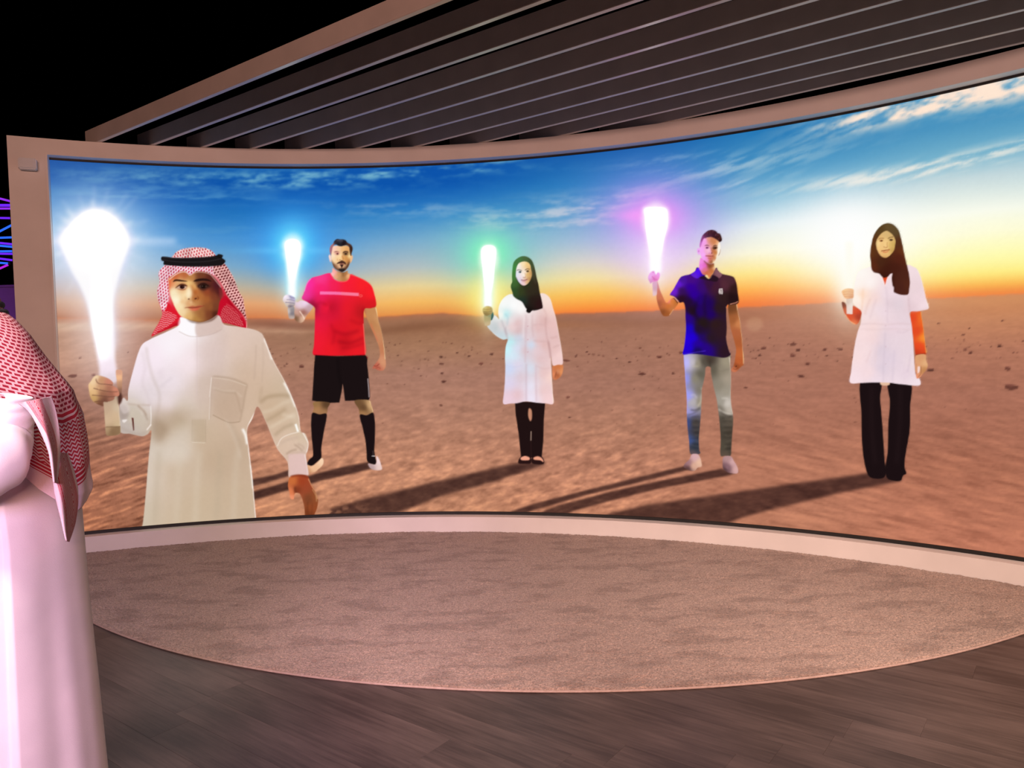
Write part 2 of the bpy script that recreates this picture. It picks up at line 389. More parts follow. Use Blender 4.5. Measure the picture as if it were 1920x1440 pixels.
def over(img, L):
    x0, y0 = L.x0 - CX0, L.y0 - CY0
    xa, ya = max(x0, 0), max(y0, 0); xb, yb = min(x0 + L.w, CW), min(y0 + L.h, CH)
    if xb <= xa or yb <= ya: return
    a = L.a[ya - y0:yb - y0, xa - x0:xb - x0, None]
    img[ya:yb, xa:xb] = img[ya:yb, xa:xb] * (1 - a) + L.rgb[ya - y0:yb - y0, xa - x0:xb - x0] * a

def paint_shadows(img):
    L = Layer(440, 840, 1700, 1010)
    c = (50, 28, 26)
    def sh(pts, b, a): L.put(np.clip(blur(raster(np.array(pts, float), L.x0, L.y0, L.w, L.h), b) * a, 0, 1) * (.86 + .28 * (fbm(L.X / 16, L.Y / 7, 91, 3) - .5)), c)
    sh([(690, 866), (716, 870), (700, 878), (660, 888), (600, 902), (530, 922), (440, 948), (440, 932), (560, 897), (640, 876)], 1.2, .92)
    sh([(596, 872), (570, 884), (500, 905), (440, 920), (440, 907), (520, 888), (580, 868)], 1.2, .88)
    sh([(970, 868), (1024, 866), (1020, 872), (927, 903), (827, 930), (777, 950), (743, 962), (690, 985), (560, 990), (610, 957), (677, 937), (760, 917), (860, 893)], 1.9, .88)
    sh([(1283, 874), (1312, 878), (1287, 882), (1192, 906), (1096, 929), (1000, 957), (930, 985), (960, 958), (1010, 942), (1096, 920), (1192, 896)], 1.3, .88)
    sh([(1352, 879), (1386, 884), (1369, 891), (1240, 915), (1144, 939), (1072, 959), (1010, 990), (980, 975), (1048, 947), (1144, 922), (1240, 901)], 1.3, .88)
    sh([(1628, 887), (1690, 892), (1690, 902), (1575, 924), (1455, 953), (1393, 970), (1320, 1000), (1080, 1000), (1144, 962), (1216, 946), (1335, 929), (1479, 908)], 1.7, .86)
    # shadows break up over the ripples in the foreground
    n = fbm(L.X / 12, L.Y / 8, 61, 3)
    brk = sstep(.38, .62, n + .3 * sstep(960, 930, L.Y)); far = sstep(760, 560, L.X) * sstep(935, 955, L.Y)
    L.a = L.a * (1 - far * (1 - brk) * .8)
    over(img, L)

def screen_add(img, X, Y, cx, cy, rx, ry, col, a, pw=1.0, x_pad=4.2):
    xa, xb = int(max(cx - rx * x_pad - CX0, 0)), int(min(cx + rx * x_pad - CX0, CW))
    ya, yb = int(max(cy - ry * x_pad - CY0, 0)), int(min(cy + ry * x_pad - CY0, CH))
    x, y = X[ya:yb, xa:xb], Y[ya:yb, xa:xb]
    d = ((x - cx) / rx) ** 2 + ((y - cy) / ry) ** 2
    g = (np.exp(-d ** pw) * a)[..., None] * np.array(col) / 255.
    img[ya:yb, xa:xb] = 255 * (1 - (1 - img[ya:yb, xa:xb] / 255) * (1 - np.clip(g, 0, 1)))

def mix_glow(img, X, Y, cx, cy, rx, ry, col, a, pw=1.0):
    xa, xb = int(max(cx - rx * 3 - CX0, 0)), int(min(cx + rx * 3 - CX0, CW)); ya, yb = int(max(cy - ry * 3 - CY0, 0)), int(min(cy + ry * 3 - CY0, CH))
    x, y = X[ya:yb, xa:xb], Y[ya:yb, xa:xb]
    g = (np.exp(-(((x - cx) / rx) ** 2 + ((y - cy) / ry) ** 2) ** pw) * a)[..., None]
    img[ya:yb, xa:xb] = img[ya:yb, xa:xb] * (1 - g) + np.array(col, np.float32) * g
def check(p, rot, light, dark, ph=0.):
    c, d = math.cos(rot), math.sin(rot)
    def f(X, Y):
        u = (X * c + Y * d) / p + ph; v = (-X * d + Y * c) / p
        r = np.floor(v); m = (((u + .5 * (r % 2)) % 1) < .52) & ((v % 1) < .8)
        g = fbm(X / 14, Y / 14, 7, 2)[..., None] * .3 + .85
        return np.where(m[..., None], np.array(dark), np.array(light)) * g
    return f

def zigzag(p, rot, light, dark, amp=.6):
    c, d = math.cos(rot), math.sin(rot)
    def f(X, Y):
        u = (X * c + Y * d) / p; v = (-X * d + Y * c) / p
        m = ((v + amp * np.abs((u * .8 % 2) - 1)) % 1) < .38
        return np.where(m[..., None], np.array(light), np.array(dark)).astype(np.float32)
    return f

def figure_boy():
    A, B, F, Hn, K, M = T(90, 360, 2.25), T(270, 450, 7.2), T(320, 520, 16), T(150, 660, 8.471), T(500, 760, 6.54), T(240, 600, 5.5375)
    L = Layer(160, 455, 612, 1004)
    P = lambda t, *q: [tuple(t(a, b)[0]) + (c,) for a, b, c in q]
    # headcloth, back part
    L.poly(B(380,225, 440,160, 520,122, 620,104, 720,100, 820,108, 900,138, 950,180, 985,230, 1090,320, 1160,420, 1225,540, 1280,690, 1340,790, 1350,860, 1368,960, 1388,1080, 1385,1195, 1300,1172, 1060,1115, 900,1150, 500,1150, 330,1205, 180,1265, 100,1300, 150,1200, 210,1100, 246,1000, 228,920, 178,760, 186,650, 212,560, 196,460, 222,400, 275,345, 330,300),
           idw(P(B, (600,150,(238,205,206)), (300,420,(244,204,216)), (230,700,(240,190,205)), (1150,500,(226,160,160)), (1300,850,(228,150,140)), (400,1000,(222,26,44)), (1150,1000,(205,16,42)), (300,1150,(224,34,52)), (1050,850,(200,10,36)))), .5)
    L.poly(B(380,228, 440,160, 520,122, 620,104, 720,100, 820,108, 900,138, 955,185, 985,235, 700,238), check(5.4, -.25, (246,214,212), (198,58,70)), .4, atop=True)
    L.poly(B(275,350, 400,345, 620,360, 800,360, 960,350, 960,470, 880,450, 780,425, 690,430, 625,478, 580,425, 500,430, 400,480, 340,530, 335,640, 330,800, 300,930, 262,985, 235,930, 180,760, 190,640, 212,560, 196,460, 222,400), check(5.3, .35, (248,212,222), (196,52,84)), .4, atop=True)
    L.poly(B(950,340, 1080,315, 1160,430, 1225,540, 1280,690, 1340,800, 1365,960, 1385,1100, 1340,1010, 1250,900, 1130,760, 1070,640, 1020,540, 940,450), check(5.6, .9, (236,176,172), (104,16,26)), .4, atop=True)
    L.poly(B(1110,760, 1200,870, 1310,1000, 1370,1110, 1380,1190, 1250,1150, 1060,1110, 1010,1000, 1000,880, 1050,780), (196,14,40), .8, atop=True)
    L.poly(B(1100,880, 1200,930, 1290,1020, 1340,1160, 1200,1130, 1060,1090, 1040,980), zigzag(3.6, .7, (232,110,118), (178,12,34)), .6, .9, atop=True)
    L.poly(B(1120,780, 1210,880, 1310,990, 1290,1000, 1180,900), (160,8,26), 1, .7, atop=True)
    L.line(B(1110,860, 1220,930, 1320,1040), .8, (236,120,124), .4, .8)
    L.poly(B(330,850, 410,960, 490,1020, 500,1100, 470,1150, 330,1205, 180,1265, 110,1290, 150,1200, 210,1100, 250,990, 300,920), (222,26,44), .8, atop=True)
    L.poly(B(270,960, 420,1010, 440,1060, 330,1160, 200,1240, 120,1280, 160,1190, 220,1090), zigzag(4.0, .15, (246,150,158), (214,26,44)), .5, .9, atop=True)
    L.poly(B(470,1100, 500,1090, 460,1160, 330,1206, 190,1262, 180,1240, 330,1180), (150,10,24), 1, .5, atop=True)
    L.line(B(1160,420, 1228,540, 1285,690, 1345,795, 1355,870, 1372,960, 1390,1080, 1385,1190), 1.4, (255,214,196), .5, .9)
    # thobe
    th = L.poly(A(562,528, 640,548, 716,520, 742,558, 800,568, 860,578, 895,592, 912,614, 950,708, 1000,800, 1036,880, 1058,945, 1066,1008, 1086,1020, 1099,1058, 1096,1088, 1089,1112, 1094,1150, 1098,1196, 1060,1192, 1018,1203, 1014,1165, 1008,1134, 980,1100, 964,1076, 940,1020, 915,960, 884,905, 862,958, 840,1006, 850,1100, 862,1200, 870,1290, 878,1376, 905,1640, 370,1640, 400,1400, 412,1280, 424,1130, 436,1010, 420,1022, 395,1030, 345,1020, 306,1012, 300,950, 302,900, 318,868, 336,880, 340,830, 364,735, 392,652, 430,622, 500,590, 545,568, 560,550),
           idw(P(A, (600,590,(255,248,252)), (520,650,(252,244,250)), (450,700,(250,234,244)), (520,800,(240,226,234)), (600,720,(250,232,238)), (690,680,(226,204,198)), (800,640,(222,196,182)), (880,700,(216,190,172)), (1000,860,(206,184,160)), (960,930,(202,178,152)), (500,900,(238,222,226)), (440,850,(228,214,218)), (580,930,(214,198,184)), (560,970,(192,176,154)), (480,1000,(186,170,150)), (640,1020,(198,180,158)), (540,1110,(214,204,192)), (460,1200,(220,210,200)), (540,1200,(204,190,172)), (700,1130,(188,168,146)), (650,1300,(200,184,160)), (800,1300,(196,178,154)), (800,1100,(190,170,150)), (430,1380,(206,196,178)), (600,1400,(202,188,164)), (1050,1150,(226,194,190)), (1020,1060,(226,202,186)), (1060,1010,(214,194,170)), (380,760,(244,226,238)), (360,950,(202,188,170)), (330,990,(192,178,170)), (640,860,(220,200,190)), (740,880,(202,178,158)), (850,950,(214,192,176)), (700,800,(214,192,178)), (830,760,(210,184,164)))), .4)
    s = lambda pts, w, c, b, a=1: L.line(pts, w, c, b, a)
    L.poly(A(430,1000, 640,960, 900,700, 1080,1000, 1110,1200, 890,1640, 390,1640), (206,172,140), 26, .42, False, atop=True)
    # centre placket: left half lit, right half in shade
    L.poly(A(625,545, 718,522, 738,562, 760,600, 740,760, 690,900, 628,900), (196,170,160), 5, .22, False, atop=True)
    L.poly(A(560,530, 624,548, 624,612, 590,606, 552,588), (255,252,255), 1.0, .8, atop=True)
    L.poly(A(627,548, 680,540, 716,522, 740,565, 722,590, 680,602, 627,606), (212,186,176), 1.0, .75, atop=True)
    s(A(552,588, 590,606, 627,610, 690,600, 735,578), 1.2, (196,172,164), .8, .7)
    s(A(628,560, 629,700, 628,860), 1.2, (216,196,196), .7, .6)
    L.poly(A(608,950, 690,940, 690,800, 688,780, 630,780, 628,900), (206,184,166), 3, .3, False, atop=True)
    s(A(690,780, 684,860, 680,960), 1.2, (238,224,214), .5, .8); s(A(694,780, 689,860, 684,960), 1.6, (176,152,132), .9, .5)
    L.poly(A(608,960, 664,958, 664,1056, 608,1056), (190,168,142), 1, .55, False, atop=True)
    s(A(608,1056, 664,1058), 1.2, (228,212,190), .5, .8); s(A(608,960, 607,1050), 1, (170,150,126), .7, .5); s(A(665,960, 665,1056), 1, (168,146,122), .7, .5)
    # breast pocket
    L.poly(M(880,585, 1050,605, 1240,670, 1215,770, 1200,900, 1160,1050, 1060,1065, 980,1030, 880,985, 865,800), (188,160,138), 3, .45, False, atop=True)
    s(M(880,588, 960,590, 1090,612, 1238,672), 1.3, (150,124,100), .9, .75); s(M(880,598, 1060,624, 1232,684), 1.6, (222,202,182), .8, .6)
    s(M(1236,675, 1214,780, 1190,920, 1162,1055), 1.5, (162,136,112), .9, .7); s(M(880,985, 980,1035, 1060,1066, 1160,1055), 1.4, (156,130,106), .8, .7)
    s(M(880,700, 990,735, 1110,740, 1180,800), 1.3, (230,212,192), .9, .6); s(M(900,720, 1010,750, 1120,760), 1.8, (164,140,118), 1.2, .45)
    s(M(868,600, 856,700, 845,800), 1.2, (240,226,216), .6, .7); s(M(1110,740, 1150,860, 1170,960), 2, (170,142,118), 1.4, .5)
    # folds
    s(M(190,280, 210,420, 260,600, 320,740, 325,860, 300,1000, 270,1160), 3.2, (190,172,162), 2.2, .55)
    s(M(150,330, 175,500, 150,640, 190,760, 240,900), 2.6, (206,188,190), 2, .5)
    s(M(330,700, 400,640, 460,600), 4, (214,200,206), 2.2, .5); s(M(300,560, 360,520, 330,620), 5, (222,204,212), 3, .4)
    L.poly(M(270,920, 420,930, 640,930, 660,1010, 520,1080, 400,1180, 330,1290, 270,1200), (178,150,124), 8, .42, atop=True)
    L.poly(M(270,1010, 320,1040, 420,1120, 360,1240, 300,1280, 255,1160), (156,130,106), 5, .42, atop=True)
    L.poly(M(250,1210, 330,1300, 440,1200, 560,1120, 650,1120, 640,1440, 210,1440), (228,220,212), 9, .4, atop=True)
    s(M(1010,1040, 1080,1160, 1130,1290, 1170,1440), 3, (214,196,178), 1.8, .6); s(M(1060,1060, 1130,1190, 1180,1330), 5, (176,154,132), 3, .4)
    s(M(1190,1130, 1222,1200, 1240,1290), 4.5, (255,250,244), 1.2, .95); s(M(1350,905, 1290,1010, 1240,1130, 1250,1260, 1280,1440), 1.8, (255,240,230), .6, .9)
    s(A(846,1010, 846,1080, 858,1180, 870,1300, 876,1376), 2, (255,240,232), .6, .9); s(A(856,1150, 862,1200, 866,1250), 3.5, (255,248,240), .9, .9)
    for x, w in ((470, 9), (560, 7), (640, 9), (730, 8), (800, 7)):
        s(A(x, 1090, x - 10, 1200, x - 14, 1300, x - 20, 1400), w, (184,166,142) if x % 4 else (220,206,186), 5, .38)
    # right arm, its folds and rim light
    s(A(912,616, 950,708, 1000,800, 1036,880, 1058,945, 1064,1005), 1.8, (255,238,226), .6, .95)
    s(M(1420,200, 1460,290, 1495,410), 4, (255,246,238), 1.1, .9); s(M(1620,650, 1680,760, 1740,900), 4, (255,250,244), 1, .9); s(M(1740,1080, 1766,1160), 4, (255,255,250), .8, .9)
    s(M(1330,260, 1325,420, 1310,620), 2, (186,160,142), 1.4, .5); s(M(1400,240, 1405,420, 1390,650), 1.5, (186,162,144), 1.2, .5)
    for q, c, w in (((1370,860, 1450,800, 1600,780, 1680,790), (164,138,108), 6), ((1400,960, 1500,930, 1620,860, 1700,840), (226,206,182), 5), ((1420,1050, 1520,1000, 1640,920), (170,144,114), 5), ((1470,1120, 1580,1060, 1700,990, 1740,980), (232,214,190), 5), ((1520,1200, 1620,1120, 1720,1080), (166,142,114), 5), ((1600,980, 1680,1000, 1740,1010), (236,220,198), 3), ((1390,690, 1380,760, 1365,840), (176,150,124), 3)):
        s(M(*q), w, c, 2.4, .55)
    s(A(886,906, 915,962, 940,1022, 964,1076, 980,1100, 1008,1134), 1.4, (240,222,208), .6, .8)
    # gathered cuff
    s(A(968,1072, 985,1040, 1020,1022, 1062,1012), 1.6, (244,228,214), .7, .8)
    for q, c, w in (((165,470, 260,420, 400,390), (206,180,160), 8), ((240,600, 300,560, 370,540), (166,138,118), 4.5), ((250,640, 330,585, 470,580), (190,162,146), 3), ((340,480, 400,520, 440,560), (160,132,112), 3.5), ((380,470, 440,500, 460,540), (178,150,130), 3)):
        s(K(*q), w / 1.4, c, 1.6, .6)
    s(K(440,330, 480,400, 512,480, 490,580), 1.6, (255,244,236), .6, .9); s(K(465,600, 485,700, 500,850), 1.8, (255,240,236), .6, .8)
    L.poly(K(265,600, 460,590, 495,720, 512,858, 400,850, 285,872, 275,740), (226,192,188), 1.4, .75, False, atop=True)
    s(K(285,868, 390,850, 512,860), 1.2, (150,96,80), .6, .7)
    # left forearm sleeve
    s(M(-20,870, 100,880, 230,885), 1.6, (176,148,130), 1, .7); s(M(100,885, 160,950, 205,1040), 2.2, (160,136,118), 1, .7); s(M(235,890, 240,1000, 235,1100), 1.6, (250,244,240), .7, .7)
    L.poly(Hn(610,870, 700,830, 760,900, 770,1020, 700,1070, 630,1060), (150,132,126), 2.5, .6, atop=True)
    L.poly(Hn(820,1040, 852,1050, 862,1245, 846,1250), (84,30,24), .5, .95, False, atop=True)
    L.poly(Hn(670,1080, 750,1075, 700,1125), (246,236,232), .8, .8, atop=True)
    s(Hn(700,740, 830,770, 960,850, 1000,1000), 4, (222,206,194), 2, .6); s(Hn(640,1190, 760,1260, 900,1310, 1050,1290), 5, (176,158,146), 2.5, .6); s(Hn(1060,1240, 1130,1150), 2.5, (248,234,226), .8, .8)
    s(Hn(920,850, 1010,930, 1060,1010), 2, (156,126,104), 1, .6)
    L.poly(A(170+136,868, 330,880, 345,920, 320,935, 302,905), (226,210,206), 1.5, .5, atop=True)
    # lowered hand
    hand = L.poly(K(285,880, 320,862, 400,850, 470,855, 514,880, 540,950, 575,1010, 600,1060, 628,1140, 630,1190, 618,1260, 590,1330, 560,1400, 480,1400, 468,1330, 462,1250, 440,1160, 410,1090, 385,1075, 350,1075, 338,1110, 334,1145, 312,1152, 290,1135, 280,1070, 262,990, 268,920),
           idw(P(K, (330,930,(206,112,58)), (300,1060,(228,128,82)), (420,930,(158,62,34)), (480,1020,(156,70,44)), (520,1150,(124,66,40)), (560,1250,(150,74,40)), (500,1330,(120,58,30)), (590,1130,(146,78,44)), (370,1040,(124,52,30)), (310,1130,(244,150,110)))), .6)
    L.line(K(350,1000, 352,1060, 385,1080), 3, (96,44,26), 1.2, .7); L.line(K(512,900, 560,1000, 600,1060, 622,1150), 1.4, (236,176,130), .6, .8); L.line(K(560,1030, 600,1100, 612,1180), 1.2, (214,170,120), .6, .7)
    L.line(K(505,1180, 500,1280, 520,1380), 1.6, (92,44,24), 1, .6); L.line(K(560,1200, 556,1300, 540,1390), 1.4, (98,48,28), 1, .6); L.line(K(300,872, 400,858, 510,880), 2.6, (112,36,22), 1.2, .7)
    # face
    L.poly(B(330,520, 400,470, 480,425, 560,420, 625,470, 700,425, 800,425, 890,455, 970,530, 1040,640, 1060,740, 1020,840, 1000,960, 980,1010, 900,1070, 800,1105, 730,1108, 640,1090, 560,1060, 490,1020, 430,930, 380,820, 345,700, 335,600), idw(P(B,
        (420,490,(196,92,50)), (560,470,(186,100,58)), (640,520,(190,126,70)), (760,480,(116,60,38)), (880,520,(86,34,28)), (480,590,(238,200,140)), (620,590,(246,206,136)), (620,700,(255,232,184)), (560,760,(250,220,170)), (400,700,(250,238,200)), (430,820,(254,246,216)), (480,900,(250,226,180)), (520,980,(244,214,166)), (600,1040,(226,178,112)), (700,1080,(180,128,66)), (780,1000,(160,102,56)), (700,800,(188,128,74)), (760,760,(178,106,54)), (850,800,(168,96,48)), (950,760,(128,62,40)), (1020,700,(74,26,28)), (960,900,(118,62,40)), (880,1000,(124,64,40)), (960,1000,(76,34,22)), (800,640,(92,44,34)), (900,640,(86,36,30)), (720,560,(96,52,34)), (660,640,(236,176,104)), (700,700,(186,102,48)), (350,600,(228,130,80)), (980,620,(76,26,34)), (620,860,(222,164,112)), (900,900,(146,84,46)), (850,700,(150,70,40))), 3.4), .5)
    L.poly(B(335,560, 365,520, 350,640, 352,760, 385,830, 400,870, 370,850, 345,760, 330,650), (226,92,60), 1.2, .6, atop=True)          # lit ear and cloth edge
    L.poly(B(1020,640, 1060,690, 1080,760, 1040,800, 1020,760), (150,50,50), 1.2, .7, atop=True)
    l = lambda t, w, c, b=.5, a=1., tp=True: L.line(F(*t), w, c, b, a, taper=tp)
    L.poly(F(70,140, 120,70, 220,62, 340,80, 480,108, 500,122, 400,128, 280,125, 160,115), (52,26,16), .5, .95, atop=True)
    L.poly(F(680,120, 780,58, 940,30, 1100,45, 1230,120, 1100,110, 950,105, 800,122), (40,20,18), .6, .95, atop=True)
    L.poly(F(140,320, 240,215, 340,190, 450,220, 510,265, 480,340, 400,380, 300,380, 210,340), (190,120,78), 1.2, .8, atop=True)
    L.poly(F(150,325, 230,265, 330,235, 440,250, 470,310, 410,350, 300,365, 210,345), (206,170,148), .7, .9, atop=True)
    L.ell(*F(345,288)[0], 4.7, 3.9, (40,14,14), .5); L.ell(*F(375,285)[0], .9, .8, (120,90,80), .3, .8)
    L.poly(F(150,322, 230,248, 330,212, 440,228, 500,268, 430,262, 330,244, 240,268), (60,28,20), .5, .9, atop=True); l((140,325, 230,250, 330,205, 440,225, 510,265), 2.2, (74,34,24)); l((200,345, 300,370, 400,372, 470,330), 1.6, (150,84,56), .6, .8); l((150,250, 250,190, 350,170, 470,195), 1.4, (206,150,104), .6, .7)
    L.poly(F(780,260, 880,170, 1000,150, 1120,190, 1200,270, 1130,350, 1000,390, 880,350), (66,34,28), 1.6, .85, atop=True)
    L.poly(F(830,275, 920,225, 1020,215, 1110,260, 1090,310, 990,335, 890,320), (50,28,22), .8, .95, atop=True)
    L.poly(F(840,275, 890,240, 920,300, 890,315), (96,70,60), .8, .5, atop=True); L.ell(*F(985,275)[0], 4.6, 3.8, (30,16,12), .6); L.ell(*F(1060,275)[0], 1.6, 1.6, (86,66,56), .7, .7); L.ell(*F(950,265)[0], .9, .8, (150,120,110), .4, .7)
    l((820,280, 900,205, 1010,190, 1110,240, 1170,290), 2.0, (34,16,14)); l((1030,400, 1130,370, 1250,330), 4, (156,72,50), 2, .6)
    L.poly(F(160,180, 260,150, 380,150, 490,200, 500,260, 440,215, 330,190, 230,225, 160,290), (206,140,88), 1.6, .45, atop=True); L.poly(F(180,380, 300,405, 420,395, 480,350, 440,440, 320,470, 220,440), (226,160,110), 2.2, .4, atop=True)
    # nose
    L.poly(F(600,150, 640,300, 660,480, 700,560, 790,560, 830,640, 790,690, 700,690, 650,640, 610,480, 585,300), (172,92,44), 2.2, .6, atop=True)
    L.poly(F(520,300, 600,300, 620,480, 600,600, 520,620, 470,560, 490,440), (255,240,206), 2.6, .75, atop=True)
    l((650,230, 690,380, 720,480, 780,540), 4.5, (150,70,30), 2.2, .55)
    L.ell(*F(545,652)[0], 1.9, 1.0, (84,40,24), .5, .9); L.ell(*F(752,640)[0], 2.5, 1.3, (74,26,16), .5, .95, -15); l((790,560, 835,620, 800,690), 2.2, (140,70,34), .8, .8); l((440,560, 450,630, 480,670), 2.2, (214,160,104), 1, .6)
    l((520,690, 640,715, 740,690), 2.4, (150,88,48), 1.2, .5); L.poly(F(560,700, 640,700, 640,780, 580,780), (246,206,160), 1.6, .5, atop=True)
    l((380,660, 340,740, 350,800), 5, (232,168,106), 2.4, .6)
    # mouth
    L.poly(F(420,915, 560,880, 660,850, 740,865, 860,840, 1000,860, 880,905, 760,925, 640,930, 520,915), (186,92,62), .8, .8, atop=True)
    L.poly(F(540,925, 660,930, 780,915, 880,900, 840,960, 740,1000, 640,985), (212,88,66), 1.1, .85, atop=True)
    l((415,915, 520,905, 640,918, 760,905, 880,880, 1000,858), 1.7, (116,44,30), .5, .9); l((600,955, 700,965, 780,945), 2.2, (236,120,96), 1, .6); l((620,1030, 740,1050, 840,1020), 4, (150,92,50), 2, .5); L.ell(*F(1000,860)[0], 1.5, 1.0, (100,48,30), 1.2, .5); L.ell(*F(430,915)[0], 1.4, .9, (170,104,70), 1.2, .5)
    L.poly(F(480,1250, 640,1310, 860,1340, 1050,1320, 1250,1240, 1400,1110, 1400,1160, 1260,1290, 1060,1350, 840,1375, 620,1345), (70,34,18), 1, .75, atop=True)
    # agal (black double cord)
    L.poly(B(245,225, 300,226, 400,238, 560,240, 760,232, 900,222, 985,205, 1000,190, 1050,198, 1068,215, 1055,240, 1090,268, 1100,290, 1080,318, 1050,340, 960,352, 800,362, 600,360, 400,348, 280,338, 262,318, 266,290, 240,280, 230,250), (26,22,24), .5)
    L.line(B(240,262, 400,290, 620,298, 850,288, 1060,250), 1.3, (52,48,50), .6, .8); L.line(B(260,235, 420,246, 700,244, 960,220), 1.1, (70,64,66), .6, .6); L.line(B(990,205, 1030,240, 1060,250), 1.2, (8,8,8), .5, .8)
    L.line(B(340,535, 400,487, 480,440, 560,432, 622,480), 1.4, (252,226,228), .5, .9); L.line(B(628,480, 690,440, 790,435, 890,465, 960,540, 1040,640), 1.3, (240,190,180), .5, .8)
    # torch with the holding hand
    Q = Layer(92, 360, 284, 824)
    Q.poly([(104, 447), (128, 422), (150, 400), (180, 388), (210, 400), (236, 424), (250, 450), (240, 482), (226, 520), (215, 560), (218, 640), (206, 660), (186, 640), (160, 560), (140, 520), (118, 480)], (226, 226, 255), 7, .75)
    Q.poly([(110, 447), (134, 418), (158, 396), (180, 391), (202, 397), (226, 416), (244, 449), (236, 480), (224, 515), (213.5, 562), (214, 610), (216, 671), (219.5, 716), (189, 712), (185.5, 688), (174, 627), (164, 572), (150, 536), (134, 508), (120, 476)], idw(P(A, (220,300,(255,255,255)), (230,560,(255,254,255)), (245,680,(255,248,255)), (255,740,(246,226,240)), (262,790,(222,204,212)))), 2.2)
    for k in range(26):
        an = k / 26 * 2 * math.pi + .13 * math.sin(k * 5.1); r = 70 + 10 * math.sin(k * 2.7) + (14 if k % 13 == 0 else 0)
        if math.sin(an) > .55: continue
        Q.line([(178, 450), (178 + r * math.cos(an), 450 + r * .96 * math.sin(an))], 20, (255, 255, 255), 3.2, .9, False, False, True)
    Q.poly(Hn(340,640, 590,640, 612,800, 640,1160, 640,1290, 560,1322, 440,1326, 412,1290, 396,1100, 372,780), idw(P(Hn, (450,700,(150,120,100)), (460,900,(190,158,128)), (430,1100,(208,176,142)), (560,1000,(206,174,138)), (600,900,(204,180,150)), (600,1170,(206,178,140)), (520,1280,(136,104,72)))), .5)
    Q.poly(Hn(405,1190, 640,1180, 640,1290, 560,1324, 440,1328, 414,1290), idw(P(Hn, (430,1220,(176,144,108)), (520,1270,(132,100,70)), (620,1230,(140,110,78)))), .7, smooth=False)
    Q.line(Hn(405,1190, 640,1183), 1.1, (110,80,54), .5, .8); Q.line(Hn(585,640, 606,800, 634,1170), 1.0, (230,208,180), .5, .7)
    Q.poly(Hn(570,300, 620,280, 670,300, 672,420, 668,560, 656,660, 620,690, 600,600, 585,460), idw(P(Hn, (620,330,(208,144,112)), (620,400,(244,180,126)), (640,500,(176,124,90)), (625,620,(124,80,58)))), .7)
    Q.poly(Hn(600,680, 650,650, 672,720, 655,800, 615,830, 600,760), (60,26,16), .9)
    pal = Q.poly(Hn(135,520, 170,470, 215,400, 270,372, 340,380, 430,410, 500,455, 530,500, 520,530, 590,575, 610,610, 620,640, 628,670, 610,700, 550,708, 545,745, 500,775, 430,790, 372,795, 370,860, 330,850, 270,825, 200,775, 160,700, 145,620), idw(P(Hn,
        (260,400,(240,206,160)), (200,480,(240,202,154)), (170,560,(236,190,134)), (220,640,(226,178,120)), (220,730,(196,152,88)), (330,440,(186,124,80)), (450,480,(196,110,84)), (350,560,(190,134,90)), (470,570,(150,88,60)), (560,600,(204,120,90)), (370,660,(140,84,56)), (500,660,(142,78,56)), (590,660,(196,116,88)), (400,750,(96,52,36)), (500,745,(150,92,68)), (320,830,(96,52,34)))), .5)
    for q in ((215,575, 330,605, 460,630, 600,630), (190,685, 330,695, 460,712, 560,706), (250,440, 300,500, 420,512, 520,525), (230,790, 330,780, 440,790)):
        Q.line(Hn(*q), 1.4, (96,54,36), .6, .8)
    Q.line(Hn(255,420, 270,480, 310,505), 1.6, (150,96,64), .8, .7); Q.line(Hn(300,560, 300,600), 1.6, (232,178,122), .8, .6)
    return L, Q

